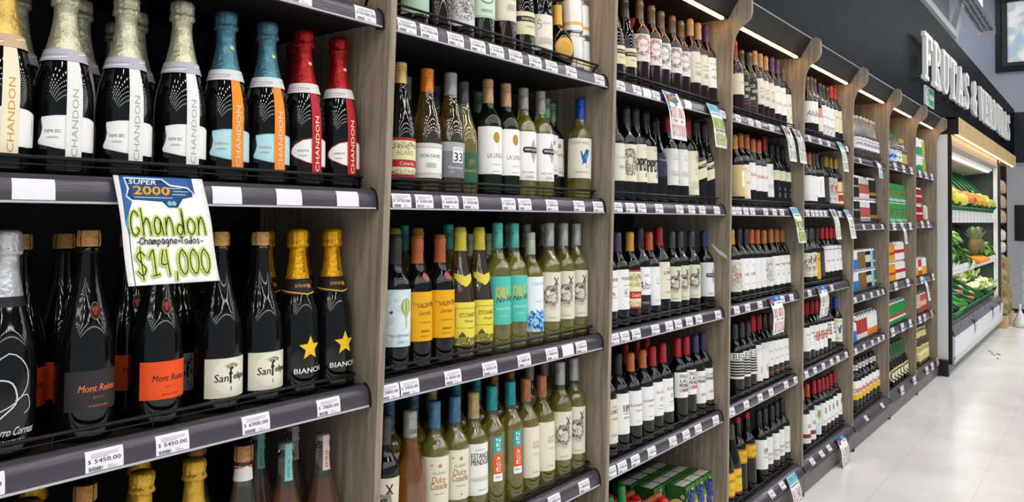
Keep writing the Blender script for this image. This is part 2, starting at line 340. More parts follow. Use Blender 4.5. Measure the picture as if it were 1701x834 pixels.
emblem = [(.47, .56, 17, None, [('e', 0, .5, .8, .48, '#9a7f3e'), ('e', 0, .5, .72, .43, '#2a1518'), ('e', -.25, .6, .28, .14, '#b03a34'), ('e', .25, .6, .28, .14, '#b03a34'), ('e', 0, .42, .3, .16, '#a8332e')])]
T('navarro', 'black sparkling bottle, silver foil, white scrolls', 'champ', .334, 'dark', ('foil', '#c9c9cb', .70), [(.03, .50, 85, None, [('k', [(-.55,.55),(-.3,.62),(-.02,.58),(.08,.42),(-.1,.32),(-.5,.18),(-.9,.1)], .0022, '#c8c9cc'), ('k', [(-.5,.7),(-.1,.86),(.25,.74),(.3,.55),(.05,.4),(-.4,.3)], .0016, '#c8c9cc'), ('k', [(.05,.42),(.3,.46),(.38,.34),(.25,.29)], .0014, '#c8c9cc'), ('t', 'Navarro Correas', 0, .14, .075, 1.0, '#d8d8da', .015, .35), ('t', 'NATURE', .05, .045, .04, .42, '#b9b9bb')]), (.655, .705, 170, '#232327', [])], 'sparkling_wine_bottle', 'sparkling wine bottle', 1.05)
def mont(bg, c1, c2): return [(.125, .335, 62, bg, [('t', 'Mont Reims', .08, .56, .17, 1.25, c1, .012, .2), ('t', 'B R U T', .08, .33, .045, .36, c2), ('t', 'BODEGAS LOPEZ', .08, .12, .05, .62, c2)])] + emblem
T('mont_black', 'corked sparkling bottle, black label, orange lettering', 'champ', .333, 'dark', ('cork', '#b98a4e', .915), mont('#2c2a2b', '#e8733e', '#c9683e'), 'sparkling_wine_bottle', 'sparkling wine bottle')
T('mont_orange', 'corked sparkling bottle with plain orange label', 'champ', .329, 'dark', ('cork', '#b98a4e', .915), mont('#e8501c', '#2a1512', '#7a2a12'), 'sparkling_wine_bottle', 'sparkling wine bottle')
T('sanfelipe', 'corked sparkling bottle, cream blackletter label', 'champ', .328, 'dark', ('cork', '#b98a4e', .915), [(.10, .35, 62, '#d9d4c0', [('e', 0, .52, .72, .46, '#e2dec9'), ('t', 'San', -.36, .5, .2, .52, K, .025, .1), ('t', 'f', .0, .56, .42, .16, K, .03), ('t', 'elipe', .40, .5, .22, .60, K, .025, .1), ('b', 0, .80, .28, .06, 60, K, 3, .5), ('t', 'I', 0, .22, .1, .03, K)])], 'sparkling_wine_bottle', 'sparkling wine bottle')
T('bianchi', 'sparkling bottle, yellow foil, gold star', 'champ', .332, 'dark', ('foil', '#e3a30f', .66), [(.13, .29, 40, None, [('s', 0, .5, .5, '#e6bd2a')]), (.055, .105, 58, None, [('t', 'BIANCHI', .0, .5, .62, 1.5, '#eeeeee', .02)]), (.57, .675, 150, '#1c1a18', [('k', [(-1, .38), (-.12, .06), (0, .0), (.12, .06), (1, .38)], .0028, '#c9a03a'), ('t', 'EXTRA BRUT', -.12, .55, .2, .36, '#c9a03a'), ('s', .09, .52, .2, '#d8742a')]), (.72, .885, 22, None, [('tv', 'BIANCHI', 0, .5, .8, .55, '#5a3a10', .015)])], 'sparkling_wine_bottle', 'sparkling wine bottle')
T('foil_bronze', 'sparkling bottle with dull bronze foil top', 'champ', .330, 'dark', ('foil', '#7d6034', .62), [(.1, .33, 62, CR, fine(.6, 5))], 'sparkling_wine_bottle', 'sparkling wine bottle')
T('corked_amber', 'sparkling bottle with bare wired cork', 'champ', .330, 'dark', ('cork', '#a5713c', .915), [(.1, .33, 62, CR, fine(.6, 5))], 'sparkling_wine_bottle', 'sparkling wine bottle')
T('foil_gold', 'sparkling bottle with wrinkled bright gold foil', 'champ', .328, 'green', ('foil', '#d1a536', .60), [(.1, .33, 62, CR, fine(.6, 5))], 'sparkling_wine_bottle', 'sparkling wine bottle')
T('stella_cork', 'clear sparkling bottle, wired cork, orange neckband', 'champ', .328, 'clear', ('cork', '#b07a48', .905), [(.75, .835, 179, '#e2dfdc', [('p', [(-1, .55), (0, .95), (1, .35), (1, 1), (-1, 1)], '#d9561e')]), (.1, .33, 62, CR, fine(.6, 5))], 'sparkling_wine_bottle', 'sparkling wine bottle')
def emilia(c): return [(.70, 1.0, 26, c, [('tv', 'EMILIA', 0, .34, .5, .55, '#3d4a48', 0)]), (.1, .33, 62, WH, fine(.6, 5))]
T('emilia_teal', 'salmon sparkling bottle, teal neck strip', 'champ', .312, 'pink', ('thin', '#8a8d90', .965), emilia('#7fc4bd'), 'sparkling_wine_bottle', 'sparkling wine bottle')
T('emilia_pink', 'salmon sparkling bottle, pink neck strip', 'champ', .309, 'pink', ('thin', '#8a8d90', .965), emilia('#d8bfb4'), 'sparkling_wine_bottle', 'sparkling wine bottle')
# --- white wine bay
WB = dict(name='white_wine_bottle', cat='wine bottle')
T('mint_tall', 'dark bottle with plain mint green label', 'bord', .315, 'dark', ('cap', '#2c2c2e', .8), [(.03, .60, 84, '#a9c9ae', fine(.5, 4, '#5e8268'))], **WB)
T('plain_red', 'unlabelled dark red bottle', 'bord', .315, 'red', ('cap', '#2c2c2e', .8), [(.34, .58, 80, WH, [])], **WB)
T('smoke', 'dark bottle, grey smoke patterned label', 'bord', .315, 'dark', ('cap', '#3a3a3c', .8), [(.04, .58, 84, '#d9d9d6', [('b', 0, .5, .9, .42, 420, '#7a7a78', 5, .16, .0012), ('b', .1, .5, .5, .3, 260, '#4e4e4c', 6, .2, .001)])], **WB)
T('mint_seal', 'dark bottle, mint banknote style label', 'bord', .315, 'green', ('cap', '#3a3a3c', .8), [(.23, .60, 84, '#c6dcc4', [('fr', .06, '#4a7a5a'), ('e', 0, .62, .5, .3, '#5f8f70'), ('e', 0, .62, .44, .265, '#cfe2cc'), ('b', 0, .62, .34, .2, 140, '#4a7a5a', 8, .2), ('t', 'MENDOZA', 0, .16, .07, .6, '#3c6a4c')])], **WB)
T('cream_ornate', 'dark bottle, cream label, patterned border', 'bord', .345, 'red', ('cap', '#a88a62', .8), [(.19, .575, 84, '#d9d4c4', [('fr', .05, '#a8a292'), ('t', 'RUTINI', 0, .62, .07, .5, '#8a8474'), ('t', 'ANTOLOGÍA', 0, .5, .05, .6, '#8a8474')] + fine(.36, 5, '#aaa493'))], **WB)
T('fond', 'dark bottle, cream label, black band', 'burg', .315, 'dark', ('cap', '#232325', .78), [(.12, .355, 84, '#ddd5b4', [('r', -1, .56, 1, .80, '#2a2826'), ('t', 'FOND DE CAVE', .02, .68, .11, 1.0, '#e8e0c0', .012)] + fine(.38, 3, '#a49c80'))], **WB)
T('script_cream', 'dark bottle, cream label, script initials', 'bord', .315, 'dark', ('cap', '#3a3a3c', .8), [(.03, .5, 84, '#e4e0d4', [('k', [(-.3,.78),(-.42,.86),(-.48,.74),(-.3,.72),(-.36,.6),(-.5,.58)], .0016, K), ('k', [(-.2,.72),(-.1,.78),(0,.72),(.12,.78),(.3,.74)], .0012, K)] + fine(.34, 6, '#a8a498', 0, .9))], **WB)
T('flask', 'round dark flask, gold cap, gold seal', 'flask', .204, 'dark', ('cap', '#d8a63c', .66), [(.10, .44, 42, None, [('e', 0, .5, .98, .5, '#a87f2c'), ('e', 0, .5, .9, .46, '#d2a648'), ('b', 0, .55, .5, .22, 90, '#b5892e', 4, .3), ('t', 'ESPERANZA', 0, .3, .07, 1.1, '#a87a22')])], name='liqueur_flask', cat='bottle', R=1.0)
def baroque(p, fill): return [(.085, .40, 84, p, [('fr2', .06, fill), ('b', 0, .8, .8, .1, 160, '#5c5a34', 9, .35, .001), ('b', 0, .12, .8, .08, 120, '#5c5a34', 10, .35, .001), ('t', 'ALARIS', 0, .62, .12, .8, '#b0a06a', .01), ('r', -.55, .26, .75, .44, '#b0262a'), ('t', 'Cosecha', .1, .35, .09, .7, '#efe6cc', 0, .2)])]
T('gold_baroque', 'dark bottle, red framed baroque label, gold cap', 'ries', .308, 'dark', ('screw', '#c0a060', .81), baroque('#a8262a', '#e3dcae'), **WB)
T('don_david', 'brown bottle, grey framed label, orange cap', 'burg', .308, 'tan', ('screw', '#d0741c', .81), [(.09, .385, 80, '#d6d2c8', [('fr2', .09, '#b9b4a8'), ('fr2', .11, '#ecebe6'), ('t', 'DON DAVID', 0, .63, .1, 1.0, '#3a3a3a', .01)] + fine(.42, 5))], **WB)
T('lat33', 'pale bottle, grey label, large number', 'burg', .31, 'tan', ('screw', '#8c8c8e', .80), [(.10, .405, 80, '#7c7c82', [('r', -1, .74, 1, 1, '#a9a9ae'), ('r', .02, .42, .6, .86, '#e8e8e8'), ('t', 'LATITUD', .31, .80, .055, .48, K), ('t', '33', .31, .58, .25, .46, K, .02), ('t', 'Chardonnay', .2, .27, .1, .72, '#ececec', .005), ('t', '2022', -.02, .16, .07, .24, '#c8c8c8')])], **WB)
T('green_lab', 'pale bottle, dark green crowned label', 'burg', .30, 'olive', ('screw', '#3a3a3c', .8), [(.08, .36, 80, '#2f5f48', [('t', 'VM', 0, .7, .2, .35, '#9a8a4a'), ('t', 'Reserva', 0, .45, .1, .7, '#b9a35a', 0, .2)])], **WB)
T('lalinda', 'dark bottle, white label, gold disc', 'bord', .316, 'green', ('screw', '#b08a62', .79), [(.147, .575, 84, '#eeedea', [('e', .02, .77, .19, .12, '#b28a34'), ('k', [(.05,.65),(.2,.52)], .0007, '#8a8a8a'), ('t', 'LA LINDA', .0, .39, .10, .95, '#6a665e'), ('t', 'CHARDONNAY', .05, .2, .03, .55, '#c09a50')] + fine(.06, 1))], **WB)
T('santa_y', 'straw bottle, white label, black arrow', 'bord', .316, 'yellow', ('screw', '#8d8884', .80), [(.12, .57, 84, '#ecebea', [('p', [(-.05,.62),(.22,.86),(.5,.62),(.22,.34)], '#a9a9ac'), ('p', [(-.42,.62),(-.34,.68),(.56,.68),(.66,.62),(.56,.56),(-.34,.56)], '#242426'), ('t', 'SANTA JULIA', .1, .62, .06, .8, '#f0f0f0', .012), ('t', 'PINOT GRIGIO', -.1, .16, .035, .7, '#8a5a4a')] + fine(.08, 2))], **WB)
T('lopez_w', 'dark bottle, white label, green cap', 'bord', .313, 'dark', ('screw', '#5f8466', .80), [(.19, .61, 84, '#e9e7e2', [('e', 0, .80, .13, .06, '#b0966a'), ('t', 'LOPEZ', 0, .55, .1, .9, '#a88a4c', .015), ('t', 'SEMILLÓN', 0, .2, .035, .45, '#8a8a86')] + fine(.12, 2))], **WB)
bird = [('t', 'CANTARO', 0, .88, .07, 1.2, '#3a3a44', 0, 0, 0, 1.2), ('p', [(.1,.30),(.22,.38),(.36,.36),(.42,.46),(.52,.62),(.5,.70),(.40,.74),(.30,.70),(.22,.60),(.14,.56),(.04,.68),(.0,.66),(.08,.5),(.14,.42)], '#1f5fae'), ('p', [(.22,.52),(.36,.62),(.46,.56),(.38,.44)], '#3f8ad0'), ('p', [(.04,.70),(.12,.62),(.16,.54),(.1,.52)], '#17406e'), ('p', [(.50,.70),(.60,.69),(.50,.66)], '#222222'), ('k', [(.34,.37),(.4,.28),(.5,.28)], .001, '#222222'), ('t', 'CHENIN DULCE', .1, .15, .035, .8, '#4a4a52')]
T('bluebird', 'straw bottle, blue bird label, blue cap', 'bord', .32, 'yellow', ('screw', '#1a4aa8', .80), [(.18, .59, 84, '#e6e4d2', bird)], **WB)
balloon = [('r', -1, 0, 1, 1, '#c3d7e0'), ('b', 0, .5, .95, .42, 90, '#d8e4e8', 12, .5, .006), ('e', .3, .70, .27, .15, '#8aa05a'), ('e', .3, .70, .16, .15, '#c9c98a'), ('e', .3, .70, .06, .15, '#8aa05a'), ('p', [(.08,.63),(.52,.63),(.34,.5),(.26,.5)], '#a7ae6c'), ('k', [(.26,.5),(.28,.38)], .0006, '#444444'), ('k', [(.34,.5),(.32,.38)], .0006, '#444444'), ('r', .25, .32, .35, .38, '#d9c94a'), ('p', [(-.55,.62),(-.42,.60),(-.34,.64),(-.3,.6),(-.38,.57)], '#3a3a40')]
T('talisman', 'dark bottle with hot air balloon label', 'bord', .317, 'dark', ('cap', '#2e2c2e', .78), [(.09, .555, 84, '#c3d7e0', balloon + [('t', 'TALISMÁN', -.02, .2, .06, 1.0, '#4a6270', 0, 0, 0, 1.2), ('t', 'TANNAT', .05, .08, .03, .35, '#7a8a90')])], **WB)
T('valentin', 'dark bottle, yellow label, copper cap', 'bord', .315, 'dark', ('cap', '#a8582a', .78), [(.15, .545, 84, '#e3a814', [('t', 'Don', -.42, .76, .05, .2, '#3a1a12'), ('t', 'VALENTÍN', .1, .74, .12, .9, '#4a1a14', .005, .1, .06), ('t', 'Lacrado', .05, .57, .08, .6, '#5a2a14', 0, .5), ('t', 'TORRONTÉS', .05, .38, .04, .6, '#9a3a1c'), ('t', 'BIANCHI', .05, .2, .04, .42, '#3a1a12', .015)] + fine(.1, 1, '#8a6a1a')), (.655, .715, 30, None, [('e', .4, .4, .55, .5, '#a8524a')])], **WB)
T('etchart', 'slender amber bottle, yellow vineyard label', 'ries', .333, 'tan', ('cap', '#c9b93a', .82), [(.05, .415, 80, '#e0cf4a', [('fr3', .40, .62, -.55, .75, .86, '#3a3526'), ('t', 'ETCHART', .1, .70, .10, .9, '#3a3526'), ('t', 'Privado', .15, .56, .06, .5, '#3a3526', 0, .4), ('t', 'TARDÍO', .2, .40, .03, .35, '#6a5f2e'), ('b', 0, .08, .95, .10, 240, '#5c5636', 14, .5, .0012), ('p', [(-.42,.2),(-.22,.32),(-.02,.2)], '#4e482e'), ('r', -.38, .1, -.06, .2, '#8a8248')]), (.52, .63, 62, None, [('p', [(-1,.95),(-.2,.8),(0,.72),(.2,.8),(1,.95),(.95,.62),(.1,.05),(0,0),(-.1,.05),(-.95,.62)], '#d9c845')])], **WB)
T('dilema', 'straw bottle, turquoise label and cap', 'bord', .344, 'yellow', ('screw', '#4fb3a3', .80), [(.19, .565, 84, '#4fbfac', [('t', 'DILE', -.05, .66, .24, .72, '#d9b83a', .03), ('t', 'No hay', .1, .52, .16, 1.0, '#173a36', .005, .3, .15), ('t', 'BLANCO DULCE', 0, .33, .05, .8, '#d8eee8')] + fine(.2, 2, '#9adfd2'))], **WB)
T('colwhite', 'straw bottle, blue petal label, pale cap', 'bord', .317, 'yellow', ('screw', '#a9b89a', .80), [(.09, .61, 84, '#e4ebec', [('t', 'COLÓN', .05, .88, .07, .9, '#4a8ac0', 0), ('t', 'BLANCO', .05, .55, .035, .5, '#a8a8a8'), ('b', 0, .2, .9, .18, 120, '#3a86c8', 17, .35, .005), ('b', .1, .18, .8, .16, 60, '#1d5aa0', 18, .3, .005), ('b', 0, .2, .9, .18, 60, '#9ccbe8', 19, .35, .005)])], **WB)
mill = [('b', .0, .50, .56, .24, 420, '#6f6a60', 21, .16, .0007), ('b', .05, .52, .42, .20, 360, '#2e2a28', 22, .16, .0008), ('e', -.1, .58, .12, .06, '#e0dac6'), ('e', .15, .50, .22, .10, '#e0dac6'), ('b', .15, .5, .22, .09, 60, '#4e4a44', 23, .3), ('p', [(.26,.62),(.46,.62),(.41,.78),(.31,.78)], '#8a857a'), ('k', [(.22,.89),(.50,.73)], .0028, '#1c1a18'), ('k', [(.24,.73),(.48,.89)], .0028, '#1c1a18'), ('k', [(-.4,.27),(-.15,.31),(.15,.25),(.42,.29)], .0035, '#8f897c'), ('k', [(-.4,.27),(-.15,.31),(.15,.25),(.42,.29)], .0024, '#ded7c2')]
T('mill_y', 'straw bottle, engraved windmill label', 'bord', .343, 'yellow', ('screw', '#a9a9a6', .80), [(.14, .56, 84, '#ddd6c2', mill + [('t', 'TORRONTÉS', .1, .08, .03, .5, '#8a8474')])], **WB)
T('mill_d', 'dark bottle with engraved windmill label', 'bord', .311, 'dark', ('cap', '#3a3c40', .80), [(.14, .575, 84, '#d6cfb9', mill + [('t', 'MALBEC', .1, .08, .03, .5, '#8a8474')])])
T('rose_amber', 'amber orange bottle without front label', 'burg', .308, 'rose', ('screw', '#a3a09e', .80), [(.83, .89, 60, None, [('t', 'afrodisia', 0, .5, .8, 1.2, '#4a4a4c', 0, .4)])], **WB)
T('dulce', 'straw bottle, cream label, blue cap', 'bord', .315, 'yellow', ('screw', '#3f7391', .80), [(.06, .49, 84, '#ddd6c0', [('s', -.3, .84, .03, '#a8743a'), ('e', .08, .82, .09, .035, '#b0804a'), ('t', 'ALARIS', .05, .68, .055, .62, '#6a6256', 0, 0, 0, 1.1), ('t', 'Dulce', .05, .55, .13, .66, '#a8743a', .01, .15), ('t', 'Cosecha', .08, .43, .13, .85, '#a8743a', .01, .15), ('t', 'TORRONTÉS', .05, .28, .035, .5, '#8a8272'), ('s', .1, .1, .025, '#a8562a')])], **WB)
T('estancia_w', 'straw bottle, bold black lettering, gold cap', 'bord', .313, 'olive', ('screw', '#b39a62', .79), [(.05, .515, 84, '#e6e5e0', [('t', 'BODEGA', -.1, .88, .03, .5, '#4a4a4a'), ('t', 'ESTANCIA', 0, .76, .11, 1.1, '#242424', .025), ('t', 'MENDOZA', 0, .64, .11, 1.1, '#242424', .025)] + fine(.34, 3, '#a8b098', 0, 1.2) + fine(.1, 1))], **WB)
T('newage', 'straw bottle, teal and orange strip', 'bord', .316, 'olive', ('screw', '#1f8f92', .80), [(.13, .58, 21, '#2a9c9f', [('r', -1, .16, 1, .62, '#dd5a1e'), ('r', -1, 0, 1, .16, '#ececec'), ('tv2', 'NEW', 0, .81, .32, .9, '#e8f2f0', .012), ('tv2', 'AGE', 0, .39, .36, .9, '#f6ece4', .012), ('t', 'Bianchi', 0, .1, .05, 1.2, '#3a7a90', 0, .3)])], **WB)
T('almamora', 'golden bottle, cream label, copper cap', 'bord', .310, 'olive', ('screw', '#a86a44', .80), [(.12, .56, 84, '#e0d9c6', [('t', 'ALMA', .1, .68, .07, .5, '#a88050', 0), ('t', 'MORA', .1, .60, .07, .5, '#8a7a62', 0), ('t', 'chardonnay', .1, .45, .05, .4, '#b09a7a', 0, .4)] + fine(.1, 1))], **WB)
# --- red bays
def ring(c): return [(.24, .555, 80, '#e4ddd8', [('b', 0, .58, .6, .40, 330, c, 31, .22, .0014), ('e', 0, .58, .36, .24, '#e4ddd8'), ('t', 'RUTINI', .04, .58, .1, .5, '#7a6a68'), ('k', [(.2,.15),(.45,.1)], .0014, '#3a3a3a')])]
for c, hx in (('pink', '#a06a68'), ('green', '#4f6a5c'), ('mauve', '#7d5a76'), ('grey', '#8a8488')):
    T('ring_'+c, f'dark bottle, {c} wreath label', 'bord', .324, 'red', ('cap', '#5b4d3a', .79), ring(hx))
T('white_script', 'dark bottle, white label, small sketch', 'bord', .355, 'red', ('cap', '#5a3a66', .80), [(.165, .57, 84, '#e9e8e4', [('t', 'ZUCCARDI', 0, .80, .06, .7, '#7a7a78'), ('b', .1, .34, .4, .06, 60, '#4a4a4a', 34, .5)] + fine(.62, 2))])
T('avi', 'dark bottle, plain cream label', 'bord', .33, 'dark', ('cap', '#2c2c2e', .80), [(.155, .57, 84, '#ddd8c6', [('t', 'D.V. CATENA', 0, .62, .06, .9, '#6a6658')] + fine(.4, 3))])
T('smudge', 'dark bottle, black ink smudge label', 'bord', .332, 'dark', ('cap', '#2a2a2c', .80), [(.155, .57, 84, '#e0dac4', [('b', .05, .52, .62, .38, 700, '#3a3834', 35, .14, .0011), ('e', .05, .55, .16, .10, '#d8d2be')])])
T('pipis', 'dark bottle, bold cropped capitals', 'bord', .331, 'dark', ('cap', '#2a2a2c', .80), [(.155, .585, 84, '#e2dcc6', [('t', 'PIPISTRELLO', .42, .46, .34, 2.0, '#1c1b1a', .03), ('t', 'X', .12, .19, .11, .16, '#1c1b1a', .03), ('t', 'MALBEC', .1, .88, .03, .3, '#8a8474')])])
T('navy', 'short dark bottle, navy label', 'burg', .31, 'dark', ('cap', '#26242a', .80), [(.25, .55, 84, '#2a2f48', [('t', 'Trumpeter', 0, .7, .12, 1.0, '#b9bcc8', .01), ('e', 0, .92, .06, .04, '#b06a3a')] + fine(.3, 3, '#5a6078'))])
ws = [('k', [(-.2,.78),(0,.84),(.1,.76),(-.15,.72),(.2,.70),(.5,.73)], .0012, '#4a4a48')] + fine(.38, 5, '#b4b2aa', 0, .9) + [('r', .28, .06, .36, .14, '#3a3a3c')]
T('script_white', 'dark bottle, white label, looping script', 'bord', .338, 'dark', ('cap', '#8c1f22', .80), [(.145, .60, 84, '#e0dfda', ws)])
T('script_low', 'dark bottle, tall cream crest label', 'bord', .346, 'dark', ('cap', '#8c1f22', .80), [(.03, .57, 84, '#e2dcc4', [('b', .1, .82, .16, .08, 90, '#4e4a40', 36, .3), ('k', [(-.2,.54),(0,.6),(.1,.52),(-.15,.48),(.2,.46),(.5,.49)], .0012, '#4a4a48')] + fine(.3, 6, '#b8b29c', 0, .9))])
T('diag', 'dark bottle, slanted cream label, black band', 'burg', .344, 'dark', ('cap', '#3a3a3e', .80), [(.20, .56, 84, None, [('p', [(-1, 0), (1, .34), (1, 1), (-1, .66)], '#ddd5b4'), ('p', [(-1, .40), (1, .74), (1, .88), (-1, .54)], '#2a2826'), ('t', 'FOND DE CAVE', .0, .64, .07, 1.0, '#e8e0c0', .01, 0, .13)])])
T('portillo', 'dark bottle, white label, small black word', 'bord', .313, 'dark', ('cap', '#4a3558', .79), [(.135, .575, 84, '#e8e7e4', [('t', 'PORTILLO', .1, .77, .08, .9, '#2e2e30', .012), ('t', '08', -.1, .42, .10, .2, '#5a5a5c'), ('r', .2, .12, .34, .2, '#c98a80')] + fine(.6, 1) + fine(.5, 1) + fine(.33, 1))])
T('portillo_g', 'dark bottle, white label, gold cap', 'bord', .313, 'dark', ('cap', '#a8802e', .79), [(.135, .575, 84, '#e8e7e4', [('t', 'PORTILLO', .1, .77, .08, .9, '#2e2e30', .012), ('t', '96', -.1, .42, .10, .2, '#5a5a5c')] + fine(.6, 1) + fine(.33, 1))])
T('baroque_red', 'dark bottle, red framed baroque label', 'bord', .312, 'dark', ('cap', '#c08f2c', .79), [(.16, .58, 84, '#a8262a', baroque('#a8262a', '#e3dcae')[0][4])])
T('alto', 'dark bottle, half white half black label', 'bord', .328, 'dark', ('cap', '#2c1a1c', .79), [(.12, .565, 84, '#e8e8e6', [('r', -1, 0, 1, .33, '#232324'), ('t', 'Alto', 0, .56, .2, .9, '#242426', 0, .2), ('t', 'CASA', .1, .8, .06, .4, '#5a5a5a'), ('t', 'TEMPUS', 0, .14, .06, .6, '#b9b49c')])])
T('plainwhite', 'dark bottle, nearly blank white label', 'bord', .311, 'dark', ('cap', '#b4552a', .79), [(.14, .575, 84, '#e0e0e2', [('t', 'ALTA', .1, .66, .06, .4, '#a4a4a6'), ('t', 'HORA', .1, .57, .06, .4, '#a4a4a6')] + fine(.12, 1))])
T('lorca', 'dark bottle, cream label, capital lettering', 'bord', .329, 'dark', ('cap', '#8e1b22', .79), [(.16, .60, 84, '#dcd5bf', [('t', 'CASA', .1, .82, .05, .5, '#4a463c'), ('t', 'LORCA', .1, .71, .09, .9, '#2e2c28', .012), ('t', 'MALBEC', .1, .52, .035, .5, '#8a8474')] + fine(.2, 2))])
T('lorca_red', 'dark bottle, cream label, red small print', 'bord', .318, 'dark', ('cap', '#b4552a', .79), [(.14, .58, 84, '#dcd5bf', [('t', 'CASA', .1, .82, .05, .5, '#4a463c'), ('t', 'LORCA', .1, .71, .09, .9, '#2e2c28', .012), ('t', 'ROBLE', .1, .55, .05, .5, '#c03a30')] + fine(.2, 2))])
T('santa_d', 'dark bottle, white label, navy arrow', 'bord', .31, 'dark', ('cap', '#1f3464', .80), [(.12, .56, 84, '#e6e6e8', [('p', [(-.05,.62),(.22,.86),(.5,.62),(.22,.34)], '#b4b4ba'), ('p', [(-.42,.62),(-.34,.68),(.56,.68),(.66,.62),(.56,.56),(-.34,.56)], '#2c3050'), ('t', 'SANTA JULIA', .1, .62, .06, .8, '#f0f0f0', .012)] + fine(.1, 2))])
T('y1895', 'dark bottle, bold number on white label', 'bord', .317, 'dark', ('cap', '#1f2224', .79), [(.14, .575, 84, '#e4e3e0', [('t', '1895', .25, .63, .17, .75, '#232325', .03), ('t', 'BODEGA', .25, .50, .04, .6, '#6a6a6a'), ('t', 'RED BLEND', .25, .40, .05, .7, '#a84a48')])])
T('elementos', 'dark bottle, white label, thin grey capitals', 'bord', .308, 'dark', ('cap', '#b4622a', .80), [(.16, .575, 84, '#e4e3e4', [('t', 'ELEMENTOS', .05, .58, .065, 1.2, '#5a5a5e', .005)] + fine(.44, 2) + fine(.12, 1))])
T('alaris_red', 'dark bottle, white label, red cap', 'bord', .31, 'dark', ('cap', '#a3151f', .78), [(.16, .60, 84, '#e6e4e2', [('t', 'ALARIS', .1, .70, .10, .85, '#4e4a48', 0, 0, 0, 1.1), ('b', .1, .48, .16, .07, 40, '#6a6662', 41, .5), ('t', 'MALBEC', .1, .30, .04, .5, '#8a8684')] + fine(.2, 1))])
T('finca', 'dark bottle, narrow stacked black letters label', 'bord', .314, 'dark', ('cap', '#a3151f', .78), [(.24, .57, 60, '#e8e6e2', [('t', 'FINCA', .1, .84, .15, 1.1, '#2a2a2c', .02), ('t', 'LAS', .0, .66, .15, .85, '#2a2a2c', .02), ('t', 'MORAS', .1, .48, .15, 1.2, '#2a2a2c', .02), ('t', 'CABERNET', .2, .30, .14, 1.4, '#b0283a', .02)])])
T('estancia_d', 'dark bottle, white label, violet cap', 'bord', .31, 'dark', ('cap', '#3c3358', .78), [(.13, .565, 84, '#e2e0da', [('t', 'ESTANCIA', .1, .80, .09, 1.0, '#6a6a6c', .01), ('t', 'MENDOZA', .1, .68, .10, 1.1, '#2e2e30', .025)] + fine(.3, 3))])
T('cream_plain', 'dark bottle, short cream label', 'bord', .34, 'red', ('cap', '#8e2a26', .80), [(.28, .55, 84, '#d8d3ba', fine(.6, 3))])
T('los', 'dark bottle, black label, white slanted words', 'bord', .32, 'dark', ('cap', '#4a4436', .80), [(.12, .57, 84, '#2c2724', [('t', 'LOS', -.1, .82, .11, .5, '#d8d4cc', .02, 0, .2), ('t', 'VIUDA', .2, .66, .11, .7, '#d8d4cc', .02, 0, .2), ('t', 'VINO', -.1, .42, .11, .5, '#d8d4cc', .02, 0, .15), ('k', [(-.6,.25),(0,.3),(.5,.24)], .002, '#a8683e'), ('k', [(-.5,.15),(.1,.2),(.6,.14)], .002, '#a8683e')])])
T('white_blue', 'dark bottle, white label, blue sketch', 'bord', .354, 'dark', ('cap', '#5a4470', .80), [(.19, .58, 84, '#e6e4dc', [('t', 'ZUCCARDI', 0, .82, .05, .6, '#8a8a88'), ('b', 0, .36, .5, .06, 80, '#5a6a94', 44, .5)])])
T('cream_low', 'dark bottle, tall cream label', 'bord', .321, 'dark', ('cap', '#6a5f4a', .80), [(.03, .57, 84, '#e2dcc8', [('b', .2, .3, .35, .05, 60, '#3a3a38', 45, .5)] + fine(.7, 3))])
T('goldcream', 'dark bottle, gold label, white panel', 'bord', .317, 'dark', ('cap', '#b08a34', .80), [(.13, .57, 84, '#c9b47e', [('r', -.1, .3, .7, .8, '#ece8dc'), ('t', 'D', .25, .6, .1, .1, '#8a7a50')])])
T('scriptcream', 'dark bottle, cream label, signature', 'bord', .332, 'dark', ('cap', '#b0683a', .80), [(.10, .56, 84, '#dfd8c0', [('k', [(-.4,.82),(-.2,.9),(-.1,.76),(.1,.84),(.3,.78),(.5,.84)], .0015, '#4a4640')] + fine(.5, 3))])
T('alaorange', 'dark bottle, white label, orange capitals', 'bord', .325, 'dark', ('cap', '#b4663a', .80), [(.14, .62, 84, '#e0dfda', [('t', 'ALAMOS', .15, .56, .13, 1.2, '#c0603a', .015, 0, -.06), ('t', 'C', .1, .26, .1, .12, '#f4f4f4')])])
T('whitescript2', 'dark bottle, white label, red cap', 'bord', .347, 'dark', ('cap', '#8e1b22', .79), [(.14, .60, 84, '#dfdedb', ws)])
T('smallcream', 'dark bottle, small cream band label', 'bord', .316, 'dark', ('cap', '#2a2a2c', .80), [(.40, .56, 84, '#ddd6ba', [('b', .25, .25, .14, .16, 40, '#2a2a2c', 47, .5)]), (.12, .36, 30, None, [('e', .2, .7, .4, .12, '#5a5a5c'), ('e', .2, .3, .5, .16, '#7a7a7c'), ('e', .2, .3, .36, .11, '#2a2a2c')])])
T('ornatecol', 'dark bottle, colourful ornate label', 'bord', .316, 'dark', ('cap', '#b9902c', .79), [(.14, .58, 84, '#d9d2c4', [('b', 0, .5, .85, .42, 300, '#8a857a', 48, .2, .0012), ('t', 'LOMA', .1, .5, .16, 1.0, '#c05a4a', .02)])])
T('lo_white', 'dark bottle, white label, grey capitals', 'bord', .315, 'dark', ('cap', '#2a2c2e', .79), [(.14, .58, 84, '#e4e4e3', [('b', .1, .78, .12, .06, 40, '#9a9a98', 49, .5), ('t', 'LOPEZ', .2, .5, .09, .8, '#4a4a4c', .012)] + fine(.2, 1))])
T('plain_cu', 'dark bottle, blank white label, copper cap', 'bord', .312, 'dark', ('cap', '#b0582c', .79), [(.14, .58, 84, '#dedede', [('t', 'B', .3, .6, .1, .1, '#9a9a9a')] + fine(.2, 1))])
